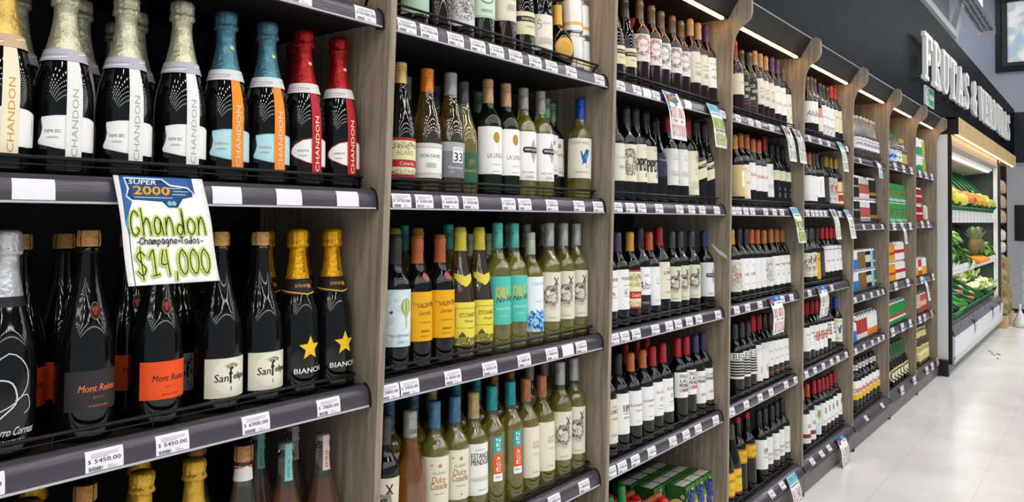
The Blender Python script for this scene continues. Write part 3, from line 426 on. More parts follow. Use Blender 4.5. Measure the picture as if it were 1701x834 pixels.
T('ornategrey', 'dark bottle, grey swirl label', 'bord', .313, 'dark', ('cap', '#a8683a', .79), [(.14, .58, 84, '#dcd9d2', [('b', 0, .55, .75, .38, 200, '#7a7872', 50, .3, .0012)])])
T('portillo_c', 'dark bottle, white label, tan cap', 'bord', .313, 'dark', ('cap', '#a8683a', .79), [(.14, .58, 84, '#e4e3df', [('t', 'PORTILLO', .1, .70, .08, .9, '#2e2e30', .012), ('t', '01', -.1, .35, .10, .2, '#7a6a6a')] + fine(.5, 1))])
elec = [('t', 'ELEGIDO', .25, .84, .24, 1.7, '#242424', .02)] + [('r', -.85, .62-.105*k, .85, .69-.105*k, '#2e2e30') for k in range(6)]
T('elec', 'dark bottle, black striped white label', 'bord', .31, 'dark', ('cap', '#2c3032', .79), [(.14, .575, 84, '#e8e6e2', elec)])
T('scriptgrey', 'dark bottle, pale label, sketched trees', 'bord', .327, 'dark', ('cap', '#a3151f', .78), [(.10, .60, 84, '#dfded8', [('k', [(-.5,.84),(-.3,.92),(-.2,.80),(0,.9),(.2,.82),(.5,.9)], .0012, '#6a6a6a'), ('e', .0, .3, .05, .12, '#5a6a4a'), ('e', .3, .32, .05, .12, '#5a6a4a')])])
T('white_low', 'dark bottle, white label, faint capitals', 'bord', .312, 'dark', ('cap', '#2c2a2c', .79), [(.24, .60, 84, '#e0dfdb', [('t', 'NICASIA', .1, .6, .09, .9, '#9a9894')] + fine(.3, 2)), (.12, .2, 50, None, [('r', -.6, .3, .6, .6, '#8a4a2c')])])
T('vinas', 'dark bottle, low yellow label, red rim', 'burg', .318, 'dark', ('cap', '#4a4a2c', .80), [(.05, .40, 84, '#b04a2a', [('r', -1, .06, 1, .94, '#e0b92c'), ('t', 'VIÑAS', .1, .66, .16, 1.0, '#8a4a1e', .012)] + fine(.3, 2, '#a8842a'))])
T('yellowband', 'dark bottle, yellow waist band, red tip', 'bord', .336, 'dark', ('tip', '#a3151f', .93), [(.36, .56, 120, '#d8ab1e', [('r', -1, .9, 1, .96, '#5a4a1a'), ('r', -1, .06, 1, .1, '#5a4a1a'), ('t', 'toro', .1, .5, .22, .5, '#8a6a1a')])])
T('scoo', 'dark bottle, sketched animal label', 'bord', .315, 'dark', ('cap', '#26262a', .79), [(.12, .58, 84, '#e2e1de', [('k', [(-.4,.7),(-.1,.85),(.3,.8),(.5,.6),(.3,.45)], .001, '#5a5a5a'), ('k', [(-.2,.6),(0,.72),(.25,.66)], .001, '#5a5a5a'), ('t', 'SCOOT', .1, .36, .09, .9, '#4a4a4a', .012), ('b', 0, .2, .6, .08, 60, '#8a8a88', 52, .6)])])
T('all', 'dark bottle, white label, large handwritten word', 'bord', .345, 'dark', ('cap', '#4a463c', .80), [(.16, .60, 84, '#e2e1dd', [('t', 'Alba', .1, .45, .25, 1.1, '#3a3a3c', 0, .3)])])
T('pinkcream', 'dark bottle, pink topped cream label', 'bord', .346, 'dark', ('cap', '#4a463c', .80), [(.12, .50, 84, '#ddd5bc', [('r', -1, .6, 1, 1, '#c08a78')])])
T('sketch', 'dark bottle, white label, faint grey drawing', 'bord', .336, 'dark', ('cap', '#38383a', .80), [(.08, .60, 84, '#e2e2e2', [('b', 0, .22, .7, .18, 200, '#9a9a98', 54, .3, .0012), ('t', 'RISCO', 0, .62, .05, .8, '#8a8a8a'), ('b', 0, .82, .2, .06, 40, '#b0b0ae', 55, .5)])])
T('creamred', 'dark bottle, cream label, bright red cap', 'bord', .353, 'dark', ('cap', '#b03030', .80), [(.20, .58, 84, '#dcd5b6', fine(.7, 3))])
T('bars', 'dark bottle, white label, vertical word', 'bord', .32, 'dark', ('cap', '#3a3836', .80), [(.14, .60, 84, '#e4e3e1', [('tv', 'UMBRAL', .25, .5, .7, .12, '#3a3a3c', .012)])])
T('darklab', 'dark bottle, almost black label', 'bord', .316, 'dark', ('cap', '#2e2c2c', .80), [(.14, .58, 84, '#38363a', [('k', [(-.5,.5),(.5,.62)], .0015, '#8a6a3a'), ('k', [(-.5,.3),(.5,.4)], .0015, '#8a6a3a')])])
T('yellow', 'dark bottle, plain yellow label', 'bord', .316, 'dark', ('cap', '#2e2e30', .80), [(.10, .56, 84, '#d9a418', [('t', 'VAL', .1, .75, .1, .6, '#5a3a12')])])
T('ornatemix', 'dark bottle, grey label, warm motifs', 'bord', .315, 'dark', ('cap', '#b08a2e', .80), [(.12, .60, 84, '#cfcac2', [('b', 0, .5, .85, .42, 220, '#8e8a84', 57, .22, .0012), ('b', .1, .55, .5, .2, 40, '#b0653e', 58, .4, .003)])])
T('baroque2', 'dark bottle, red, cream squares label', 'bord', .315, 'dark', ('cap', '#b08a2e', .80), [(.10, .56, 84, '#b0302c', [('r', -.9, .55, -.05, .95, '#e0d49a'), ('r', .05, .55, .9, .95, '#e0d49a'), ('r', -.9, .05, .9, .16, '#e0d49a'), ('r', -.9, .42, .9, .5, '#e0d49a')])])
T('los_white', 'dark bottle, white label, scarlet cap', 'bord', .317, 'dark', ('cap', '#b81f1f', .79), [(.12, .56, 84, '#e2e1e2', [('b', .1, .82, .1, .05, 30, '#b0b0b0', 60, .5), ('t', 'LOPEZ', .2, .5, .07, .8, '#4a4a4c', .012)]), (.60, .66, 60, '#e2e1e2', [])])
T('redbig', 'dark bottle, tall red letters on white', 'bord', .32, 'dark', ('cap', '#9a1820', .78), [(.16, .60, 84, '#e6e2de', [('t', 'RHEA', .15, .56, .36, 1.2, '#c0322c', .02)])])
T('num', 'dark bottle, stacked small letters label', 'bord', .309, 'dark', ('cap', '#8a2a2c', .78), [(.22, .60, 70, '#e4e2de', [('t', 'NU', .1, .85, .12, .5, '#4a4a4c', .01), ('t', 'MI', .1, .66, .12, .5, '#4a4a4c', .01), ('t', 'NA', .1, .47, .12, .5, '#4a4a4c', .01)])])
T('bluebird_d', 'dark bottle, blue bird label', 'bord', .308, 'dark', ('cap', '#1a4aa8', .79), [(.16, .60, 84, '#e0dfc6', bird)])
T('sco', 'dark bottle, white label, maroon band', 'bord', .316, 'dark', ('cap', '#a8482a', .79), [(.10, .58, 84, '#e2e1de', [('r', -1, .18, 1, .32, '#8e2a38'), ('t', 'SCO', .1, .58, .12, .6, '#4a4a4a', .012)])])
T('balloon_d', 'dark bottle, hot air balloon label', 'bord', .325, 'dark', ('cap', '#9a1820', .78), [(.12, .60, 84, '#c3d7e0', [(o[:-1] + ('#b08a4a',)) if o[0]=='e' else o for o in balloon])])
T('boxed', 'dark bottle, white label, boxed black words', 'bord', .311, 'dark', ('cap', '#9a1820', .78), [(.10, .60, 84, '#e3e2e0', [('r', -.05, .52, .6, .78, '#4a4a4c'), ('t', 'ESTANCIA', .28, .70, .05, .55, '#e3e2e0'), ('t', 'BLEND', .28, .59, .05, .45, '#e3e2e0')] + fine(.2, 2))])
T('soda', 'clear amber drink bottle with white label', 'beer', .295, 'clear', ('tip', '#b9b6b2', .93), [(.22, .52, 100, '#dcdcde', [('b', 0, .55, .7, .36, 90, '#8a86a0', 62, .4, .003)]), (.06, .2, 170, '#3a3438', [])], name='drink_bottle', cat='bottle', R=1.12)
T('tricolor', 'dark bottle, white, red, yellow label', 'bord', .312, 'dark', ('cap', '#2a2022', .80), [(.08, .50, 84, '#e6e4e0', [('r', -1, .34, 1, .62, '#e6d8d0'), ('t', 'TORO', .1, .48, .24, 1.5, '#c0302c', .03), ('r', -1, 0, 1, .3, '#e0b51e')]), (.79, .90, 100, '#dcdad8', [('r', -.3, .4, .3, .6, '#8a8a8a')])])
T('gin_green', 'clear bottle with green cap, pale label', 'beer', .245, 'clear', ('screw', '#2f7a3a', .86), [(.18, .52, 110, '#d5dedb', [('b', 0, .5, .8, .4, 60, '#4a8a5c', 64, .4, .003)])], name='drink_bottle', cat='bottle')
T('gin_blue', 'clear bottle with green cap, blue label', 'beer', .245, 'clear', ('screw', '#2f7a3a', .86), [(.14, .5, 110, '#a8bfe0', [('p', [(-.7,.2),(.7,.6),(.7,.85),(-.7,.45)], '#2c56b0')])], name='drink_bottle', cat='bottle')
T('gin_gold', 'clear bottle with gold cap, gold label', 'beer', .245, 'clear', ('screw', '#a89a4a', .86), [(.16, .48, 110, '#b9a45a', fine(.6, 3, '#6a5a2a'))], name='drink_bottle', cat='bottle')
T('cider', 'black bottle with green neck, round cream label', 'champ', .29, 'dark', ('cap', '#2c5a2e', .62), [(.10, .42, 62, None, [('e', 0, .5, .95, .5, '#cfc9a0'), ('e', 0, .5, .7, .38, '#2c3028'), ('e', 0, .5, .5, .27, '#d8d2b0')])], name='cider_bottle', cat='bottle', R=.9)
T('longneck', 'brown long neck beer bottle with yellowish label', 'beer', .30, 'amber', ('tip', '#c9b97a', .95), [(.10, .52, 110, '#d0c27a', [('r', -1, .42, 1, .58, '#e6dfc0'), ('b', 0, .75, .6, .14, 40, '#8a6a2a', 66, .4, .003)]), (.74, .90, 170, '#d0c890', [])], name='beer_bottle', cat='beer bottle', R=1.12)

FIT = {'navarro': {0: (.05, .52), 1: (.655, .70)}, 'mont_black': {0: (.142, .33), 1: (.565, .655)}, 'mont_orange': {0: (.136, .328), 1: (.565, .655)}, 'sanfelipe': {0: (.08, .295)}, 'bianchi': {0: (.20, .352), 1: (.120, .170), 2: (.60, .695), 3: (.72, .88)},
 'stella_cork': {0: (.805, .89)}, 'emilia_teal': {0: (.77, 1.0)}, 'emilia_pink': {0: (.77, 1.0)}, 'mint_tall': {0: (.09, .6)}, 'smoke': {0: (.10, .58)}, 'cream_ornate': {0: (.24, .60)}, 'fond': {0: (.195, .405)}, 'script_cream': {0: (.105, .44)}, 'flask': {0: (.12, .44)},
 'gold_baroque': {0: (.103, .403)}, 'don_david': {0: (.112, .386)}, 'lat33': {0: (.126, .412)}, 'lalinda': {0: (.175, .579)}, 'santa_y': {0: (.147, .587)}, 'lopez_w': {0: (.236, .62)}, 'bluebird': {0: (.203, .596)}, 'talisman': {0: (.19, .60)}, 'valentin': {0: (.203, .569)}, 'etchart': {0: (.108, .43), 1: (.545, .655)}, 'dilema': {0: (.208, .578)}, 'colwhite': {0: (.114, .60)}, 'mill_y': {0: (.163, .577)},
 'dulce': {0: (.22, .60)}, 'estancia_w': {0: (.19, .60)}, 'newage': {0: (.235, .60)}, 'almamora': {0: (.14, .583)}, 'ring_pink': {0: (.296, .60)}, 'ring_green': {0: (.296, .60)}, 'ring_mauve': {0: (.296, .60)}, 'ring_grey': {0: (.296, .60)}, 'white_script': {0: (.239, .592)}, 'avi': {0: (.2, .586)}, 'smudge': {0: (.2, .586)}, 'pipis': {0: (.202, .60)}, 'navy': {0: (.298, .576)}, 'script_white': {0: (.197, .61)}, 'script_low': {0: (.097, .60)}, 'diag': {0: (.251, .56)},
 'portillo': {0: (.18, .6)}, 'portillo_g': {0: (.18, .6)}, 'baroque_red': {0: (.167, .588)}, 'alto': {0: (.138, .576)}, 'plainwhite': {0: (.163, .60)}, 'lorca': {0: (.205, .61)}, 'mill_d': {0: (.165, .579)}, 'santa_d': {0: (.15, .589)}, 'y1895': {0: (.186, .60)}, 'elementos': {0: (.226, .60)}, 'alaris_red': {0: (.224, .605)}, 'finca': {0: (.308, .605)}, 'estancia_d': {0: (.156, .557)}, 'alaorange': {0: (.225, .60)}, 'smallcream': {0: (.421, .574)}, 'elec': {0: (.249, .605)}, 'vinas': {0: (.13, .45)}, 'yellowband': {0: (.43, .605)}, 'scoo': {0: (.205, .60)}, 'all': {0: (.225, .581)}, 'bars': {0: (.21, .567)}, 'los_white': {0: (.196, .589)}, 'boxed': {0: (.206, .60)}, 'tricolor': {0: (.25, .60)}, 'redbig': {0: (.18, .60)}, 'soda': {0: (.24, .5)}}
for c_, d_ in FIT.items():
    L_ = list(TYPES[c_]['labels'])
    for i_, (a_, b_) in d_.items(): L_[i_] = (a_, b_) + tuple(L_[i_][2:])
    TYPES[c_]['labels'] = L_
RZ = {'lalinda': -13, 'mill_y': -42, 'mill_d': -48, 'bluebird': -50, 'bluebird_d': -55, 'talisman': -22, 'valentin': -17, 'etchart': -22, 'dilema': -20, 'newage': -20, 'dulce': -27, 'don_david': -30, 'lat33': -36, 'gold_baroque': -22, 'ring_pink': -38, 'ring_green': -38, 'ring_mauve': -38, 'ring_grey': -38, 'smudge': -42, 'santa_y': -18, 'santa_d': -22, 'balloon_d': -50, 'scoo': -40, 'alto': -30, 'y1895': -22, 'finca': -20, 'elec': -30, 'redbig': -35, 'flask': -22, 'baroque_red': -30, 'mint_seal': -20, 'script_cream': -20, 'los': -35, 'all': -35, 'tricolor': -40}

def prof_r(pf, t):
    for (a, ra), (b, rb) in zip(pf, pf[1:]):
        if a <= t <= b: return ra + (rb-ra)*(t-a)/max(b-a, 1e-9)
    return pf[-1][1]
CAPM = {}
def capmat(hx, style):
    k = (hx, style)
    if k not in CAPM:
        if style == 'foil':
            mt = mat('foil_'+hx[1:], hx, 0.34, metal=0.55, noise=0.18, nscale=70)
            nt = mt.node_tree; b = nt.nodes['Principled BSDF']; tc = nt.nodes.new('ShaderNodeTexCoord'); n = nt.nodes.new('ShaderNodeTexNoise'); n.inputs['Scale'].default_value = 130; n.inputs['Detail'].default_value = 3
            bp = nt.nodes.new('ShaderNodeBump'); bp.inputs['Strength'].default_value = 0.55; bp.inputs['Distance'].default_value = 0.004
            nt.links.new(tc.outputs['Object'], n.inputs['Vector']); nt.links.new(n.outputs['Fac'], bp.inputs['Height']); nt.links.new(bp.outputs[0], b.inputs['Normal'])
        elif style == 'cork': mt = mat('cork_'+hx[1:], hx, 0.8, noise=0.3, nscale=150)
        elif style == 'screw': mt = mat('screw_'+hx[1:], hx, 0.32, metal=0.25, noise=0.06)
        else: mt = mat('capsule_'+hx[1:], hx, 0.38, noise=0.10)
        CAPM[k] = mt
    return CAPM[k]
_BM = {}
def bottle_meshes(code, lod):
    """list of (part name, mesh) in the bottle's own space: foot at 0, front towards -y"""
    if (code, lod) in _BM: return _BM[code, lod]
    t = TYPES[code]; H = t['H']; k = t['R']; pf = [(a, r*k if a < .75 else r*(1+(k-1)*.4)) for a, r in PROF[t['prof']]]
    n = (36, 24, 16)[lod]; out = []
    b = MB(); style, hx, zl = t['cap']
    lv = {'yellow': .765, 'olive': .765, 'pink': .72, 'rose': .80}.get(t['glass'], .66 if code == 'stella_cork' else 0)
    if lv:
        gl = GLASS['olive'] if code == 'stella_cork' else GLASS[t['glass']]
        b.lathe([(r, a*H) for a, r in pf if a < lv] + [(prof_r(pf, lv), lv*H)], gl, n, cap1=False); b.lathe([(prof_r(pf, lv), lv*H)] + [(r, a*H) for a, r in pf if a > lv], GLASS['neck'], n, cap0=False)
    else: b.lathe([(r, a*H) for a, r in pf], GLASS[t['glass']], n)
    pass; out.append(('glass', sharpen(b.mesh('glass'), 50)))
    cm = capmat(hx, style); c = MB()
    cut = lambda z0, d, z1=1.0: [(prof_r(pf, z0)+d, z0*H)] + [(r+d, a*H) for a, r in pf if z0 < a < z1] + [(prof_r(pf, z1)+d, z1*H)]
    if style == 'foil':
        p = [(prof_r(pf, zl)+.0004, zl*H)] + [(prof_r(pf, zl+(.885-zl)*q/6)+.0010, (zl+(.885-zl)*q/6)*H) for q in range(1, 7)]
        p += [(.0196, .889*H), (.0212, .900*H), (.0206, .914*H), (.0186, .922*H), (.0194, .935*H), (.0200, .955*H), (.0198, .975*H), (.0188, .990*H), (.0150, 1.0*H), (.006, 1.004*H)]
        c.lathe(p, cm, n, cap0=False); me = c.mesh('foil'); rn = random.Random(code)
        for i_, v in enumerate(me.vertices):                       # crumpled muselet region
            if v.co.z > .885*H:
                q = 1 + .07*(rn.random()-.5) + (.055 if (i_ % n) % 3 == 0 else -.035 if (i_ % n) % 3 == 1 else 0); v.co.x *= q; v.co.y *= q
            if .89*H < v.co.z < .93*H: v.co.z += .006*(rn.random()-.5)
        out.append(('foil_capsule', me))
    elif style == 'cork':
        c.lathe([(.0152, zl*H), (.0178, (zl+.01)*H), (.0182, (zl+.035)*H), (.0176, .985*H), (.0165, 1.0*H)], cm, n); out.append(('cork', sharpen(c.mesh('cork'))))
        w = MB(); wm = mat('muselet_wire', '#4a3d30', .35, metal=.8)
        for q in range(4):
            a = q*math.pi/2+.5; ca, sa = math.cos(a), math.sin(a); w.tube([(.0172*ca, .0172*sa, .895*H), (.0192*ca, .0192*sa, .95*H), (.0178*ca, .0178*sa, 1.004*H), (.006*ca, .006*sa, 1.008*H)], .0007, wm, 4)
        ring_ = [(.0178*math.cos(a*.3927), .0178*math.sin(a*.3927), .893*H) for a in range(17)]; w.tube(ring_, .0008, wm, 4)
        w.lathe([(.0135, 1.002*H), (.0135, 1.007*H)], mat('muselet_plate', '#2a2420', .4, metal=.5), 12); out.append(('muselet', w.mesh('muselet')))
    elif style == 'screw':
        R0 = max(r for q_, r in pf if q_ > max(zl, .80))+.0006; p = [(R0, zl*H), (R0, .925*H), (R0-.0009, .929*H), (R0-.0009, .934*H), (R0, .938*H), (R0, .948*H), (R0-.0007, .951*H), (R0, .955*H), (R0-.0006, .963*H), (R0, .968*H), (R0, .990*H), (R0-.0008, .999*H), (R0-.003, 1.003*H)]
        c.lathe(p, cm, n); out.append(('screw_cap', sharpen(c.mesh('screw_cap'), 60)))
    else:
        p = cut(zl, .0007); p[-1] = (p[-1][0]-.0008, 1.0*H); p.append((p[-1][0]-.002, 1.004*H)); c.lathe(p, cm, n); out.append(('capsule', sharpen(c.mesh('capsule'), 60)))
    for li, L in enumerate(t['labels']):
        z0, z1, ha, paper, ops = L[:5]; A = Art(); Rm = prof_r(pf, (z0+z1)/2); hw = math.radians(ha)*Rm; hh = (z1-z0)*H
        X = lambda u: u*hw
        Y = lambda v: v*hh
        if paper: A.rect(-hw, 0, hw, hh, paper)
        for o in ops:
            q = o[0]
            if lod == 2 and q == 'b': o = o[:5] + (max(12, o[5]//4), o[6], o[7], o[8], (o[9] if len(o) > 9 else .0006)*2.6)
            if q == 'r': A.rect(X(o[1]), Y(o[2]), X(o[3]), Y(o[4]), o[5])
            elif q == 'rr': A.rrect(X(o[1]), Y(o[2]), X(o[3]), Y(o[4]), o[5], o[6])
            elif q == 'e': A.ell(X(o[1]), Y(o[2]), o[3]*hw, o[4]*hh, o[5])
            elif q == 's': A.star(X(o[1]), Y(o[2]), o[3]*hh, o[4], *(o[5:]))
            elif q == 'p': A.poly([(X(a), Y(b_)) for a, b_ in o[1]], o[2])
            elif q == 'k': A.stroke(smooth_line([(X(a), Y(b_)) for a, b_ in o[1]]), o[2], o[3])
            elif q == 't':
                a = list(o[7:]) + [0.0, 0.0, 0.0, 1.0][len(o[7:]):]; A.text(o[1], X(o[2]), Y(o[3]), o[4]*hh, o[5]*hw, o[6], a[0], a[1], a[2], a[3])
            elif q in ('tv', 'tv2'):            # text running up the bottle: (word, u, v, length, height, colour, bold)
                if q == 'tv': A.text(o[1], X(o[2]), Y(o[3]), o[5]*2*hw*.62, o[4]*hh, o[6], o[7], 0, math.pi/2)
                else:
                    m_ = len(o[1])
                    for i, ch in enumerate(o[1]): A.text(ch, X(o[2]), Y(o[3]) + (.5-(i+.5)/m_)*o[4]*hh, o[4]*hh/m_*.78, o[5]*hw, o[6], o[7])
            elif q == 'b': A.blot(X(o[1]), Y(o[2]), o[3]*hw, o[4]*hh, o[5], o[6], o[7], o[8], o[9] if len(o) > 9 else .0006)
            elif q in ('fr', 'fr2'):
                f = o[1]*2*hw if q == 'fr2' else o[1]*2*hw*.5
                if q == 'fr2': A.rect(-hw+f, f, hw-f, hh-f, o[2])
                else:
                    for a in ((-hw+f, f, hw-f, f+.001), (-hw+f, hh-f-.001, hw-f, hh-f), (-hw+f, f, -hw+f+.0012, hh-f), (hw-f-.0012, f, hw-f, hh-f)): A.rect(*a, o[2])
            elif q == 'fr3':
                _, v0, _, u0_, u1_, v1, hx_ = o; w_ = .0009
                for a in ((X(u0_), Y(v0), X(u1_), Y(v0)+w_), (X(u0_), Y(v1)-w_, X(u1_), Y(v1)), (X(u0_), Y(v0), X(u0_)+w_, Y(v1)), (X(u1_)-w_, Y(v0), X(u1_), Y(v1))): A.rect(*a, hx_)
        foil_gap = (.0014 if (style == 'foil' and z1 > zl) else .0012 if z0 > .69 else .0004) + li*.0006
        def wrap(u, v, d, z0=z0, Rm=Rm, hh=hh, g=foil_gap):
            th = u/Rm; r = prof_r(pf, min(1, z0 + v/H)) + g + d
            return (r*math.sin(th), -r*math.cos(th), z0*H + v)
        nm = 'label' if li == 0 else ('neck_label' if z0 > .45 else 'sash' if hh > .3*H and ha < 30 else 'lower_label')
        if paper and z0 > .42:
            A.t = [(lay, hx_, s_) for lay, hx_, tr in A.t for s_ in splitv(tr, .006)]
        elif z1 > .45: A.t = [(lay, hx_, s_) for lay, hx_, tr in A.t for s_ in splitv(tr, .008)]
        out.append((nm, A.mesh(nm, wrap, (.004, .006, .010)[lod], (.00008, .00014, .0003)[lod])))
    _BM[code, lod] = out
    return out
def splitv(t, mv):
    e = [(abs(t[k][1]-t[(k+1)%3][1]), k) for k in range(3)]; d, k = max(e)
    if d <= mv: return [t]
    a, b, c = t[k], t[(k+1)%3], t[(k+2)%3]; mm = ((a[0]+b[0])/2, (a[1]+b[1])/2)
    return splitv([a, mm, c], mv) + splitv([mm, b, c], mv)

# ------------------------------------------------------------------ setting
W = 0.95; TH = 0.018
BAYS = 'ABCDEFGH'
BAYN = {'A': 'sparkling bay', 'B': 'white wine bay', 'C': 'third bay', 'D': 'fourth bay', 'E': 'fifth bay', 'F': 'sixth bay', 'G': 'seventh bay', 'H': 'eighth bay'}
SHN = ['top shelf', 'second shelf', 'third shelf', 'fourth shelf', 'bottom shelf']
ORD = ['first', 'second', 'third', 'fourth', 'fifth', 'sixth', 'seventh', 'eighth', 'ninth', 'tenth', 'eleventh', 'twelfth', 'thirteenth', 'fourteenth', 'fifteenth', 'sixteenth']
ZR = {b: (1.777, 1.383, .965, .551, .108) for b in 'ABCDE'}
ZR['F'] = (1.725, 1.305, .857, .543, .108); ZR['G'] = (1.735, 1.298, .862, .541, .108); ZR['H'] = (1.727, 1.31, .848, .531, .108)
DK = .042; TILT = math.radians(3.2); TT = math.tan(TILT)
def bx0(b): return (BAYS.index(b)-1)*W
def deck_z(b, s, y): return ZR[b][s] + DK - (y-.04)*TT

# floor: speckled light terrazzo tiles
def floor_mat():
    mt = bpy.data.materials.new('terrazzo_tiles'); mt.use_nodes = True; nt = mt.node_tree; b = nt.nodes['Principled BSDF']; L = nt.links.new
    tc = nt.nodes.new('ShaderNodeTexCoord')
    def nd(k, **kw):
        n = nt.nodes.new(k)
        for a, v in kw.items(): setattr(n, a, v)
        return n
    vo = nd('ShaderNodeTexVoronoi'); vo.inputs['Scale'].default_value = 110; L(tc.outputs['Object'], vo.inputs['Vector'])
    r = nd('ShaderNodeValToRGB'); e = r.color_ramp.elements; e[0].position = 0; e[0].color = lin('#a39d8e'); e[1].position = .22; e[1].color = lin('#f0f0ee')
    sx = nd('ShaderNodeSeparateColor'); L(vo.outputs['Color'], sx.inputs[0])
    gt = nd('ShaderNodeMath', operation='LESS_THAN'); gt.inputs[1].default_value = .30; L(sx.outputs[0], gt.inputs[0])
    inv = nd('ShaderNodeMath', operation='SUBTRACT'); inv.inputs[0].default_value = 1.0; L(gt.outputs[0], inv.inputs[1])
    ad = nd('ShaderNodeMath', operation='ADD'); L(vo.outputs['Distance'], ad.inputs[0]); L(inv.outputs[0], ad.inputs[1]); L(ad.outputs[0], r.inputs[0])
    n2 = nd('ShaderNodeTexNoise'); n2.inputs['Scale'].default_value = 2.5; n2.inputs['Detail'].default_value = 6; L(tc.outputs['Object'], n2.inputs['Vector'])
    r2 = nd('ShaderNodeValToRGB'); r2.color_ramp.elements[0].position = .35; r2.color_ramp.elements[0].color = lin('#f1f1f0'); r2.color_ramp.elements[1].position = .65; r2.color_ramp.elements[1].color = (1, 1, 1, 1); L(n2.outputs['Fac'], r2.inputs[0])
    mx = nd('ShaderNodeMix', data_type='RGBA', blend_type='MULTIPLY'); mx.inputs[0].default_value = 1; L(r.outputs[0], mx.inputs[6]); L(r2.outputs[0], mx.inputs[7])
    sp = nd('ShaderNodeSeparateXYZ'); L(tc.outputs['Object'], sp.inputs[0])
    def seam(o, off):
        a = nd('ShaderNodeMath', operation='ADD'); a.inputs[1].default_value = off; L(o, a.inputs[0])
        d = nd('ShaderNodeMath', operation='DIVIDE'); d.inputs[1].default_value = .40; L(a.outputs[0], d.inputs[0])
        f = nd('ShaderNodeMath', operation='FRACT'); L(d.outputs[0], f.inputs[0])
        c = nd('ShaderNodeMath', operation='LESS_THAN'); c.inputs[1].default_value = .008; L(f.outputs[0], c.inputs[0]); return c
    s1 = seam(sp.outputs[0], 10.21); s2_ = seam(sp.outputs[1], 20.27)
    mxm = nd('ShaderNodeMath', operation='MAXIMUM'); L(s1.outputs[0], mxm.inputs[0]); L(s2_.outputs[0], mxm.inputs[1])
    m2 = nd('ShaderNodeMix', data_type='RGBA'); m2.inputs[7].default_value = lin('#c4bfb4'); L(mx.outputs[2], m2.inputs[6])
    sc_ = nd('ShaderNodeMath', operation='MULTIPLY'); sc_.inputs[1].default_value = .55; L(mxm.outputs[0], sc_.inputs[0]); L(sc_.outputs[0], m2.inputs[0])
    L(m2.outputs[2], b.inputs['Base Color']); b.inputs['Roughness'].default_value = .22; b.inputs['Specular IOR Level'].default_value = .4
    return mt
fl = MB(); fl.box(-6, 20, -9, 4, -.1, 0, floor_mat()); structure(fl.build('floor'))
ce = MB(); ce.box(-6, 20, -9, 4.2, 5.6, 5.7, mat('ceiling_dark', '#3a3c40', .8)); structure(ce.build('ceiling'))
wl = MB(); wl.box(-3.0, 8.163, .02, .12, 2.215, 3.225, WALLM); wl.box(8.169, 14.0, .02, .12, 2.215, 3.225, WALLM); wl.box(-3, 14, .03, .10, 2.22, 3.2, BLACK); structure(wl.build('wall_fascia'))
GREYB = mat('blue_grey_plaster', '#a9b0bc', .6, noise=.05, nscale=1.5)
bwl = MB(); bwl.box(-3, 14.0, 2.2, 2.3, 2.2, 5.6, GREYB); structure(bwl.build('wall_back'))
bwl = MB(); bwl.box(-3, 10.7, .47, .50, 0, 2.3, BLACK); structure(bwl.build('wall_shelving'))
ew = MB(); ew.box(14.0, 14.15, -9, -.99, 3.88, 5.12, GREYB); ew.box(14.0, 14.15, -9, 4, 5.12, 5.6, GREYB); ew.box(14.0, 14.15, .26, 4, 3.88, 5.12, GREYB); ew.box(14.0, 14.15, -9, 4, 3.18, 3.88, GREYB)
ew.box(14.0, 14.15, -9, 4, 0, 3.18, mat('dark_end_wall', '#2b2c2f', .6)); structure(ew.build('wall_end'))
# window in the end wall
wn = empty('window_1', (14.0, -.365, 4.5)); wn['kind'] = 'structure'
f = MB()
for a in ((-.64, -.56, -.64, .64), (.56, .64, -.64, .64)): f.box(-.05, .1, a[0], a[1], a[2], a[3], BLACK)
f.box(-.05, .1, -.56, .56, -.64, -.54, BLACK); f.box(-.05, .1, -.56, .56, .54, .64, BLACK)
f.box(-.02, .08, .47, .56, -.54, .54, mat('window_inner_frame', '#3a3b3e', .5)); f.box(-.02, .08, -.56, .47, -.54, -.48, mat('window_inner_frame', '#3a3b3e', .5)); f.build('window_frame', wn)
def pane_mat():
    mt = bpy.data.materials.new('daylit_pane'); mt.use_nodes = True; nt = mt.node_tree; b = nt.nodes['Principled BSDF']; L = nt.links.new
    tc = nt.nodes.new('ShaderNodeTexCoord'); n = nt.nodes.new('ShaderNodeTexNoise'); n.inputs['Scale'].default_value = 3.2; n.inputs['Detail'].default_value = 5; n.inputs['Distortion'].default_value = 1.2
    r = nt.nodes.new('ShaderNodeValToRGB'); e = r.color_ramp.elements; e[0].position = .36; e[0].color = lin('#9db6cc'); e[1].position = .62; e[1].color = lin('#dfe3e2'); k = e.new(.47); k.color = lin('#b4bcbc')  # mottled tones paint blurred reflections into the pane colour
    L(tc.outputs['Object'], n.inputs['Vector']); L(n.outputs['Fac'], r.inputs[0]); L(r.outputs[0], b.inputs['Base Color']); L(r.outputs[0], b.inputs['Emission Color']); b.inputs['Emission Strength'].default_value = .55; b.inputs['Roughness'].default_value = .1
    return mt
f = MB(); f.box(.02, .03, -.56, .47, -.48, .54, pane_mat()); f.build('window_pane', wn)
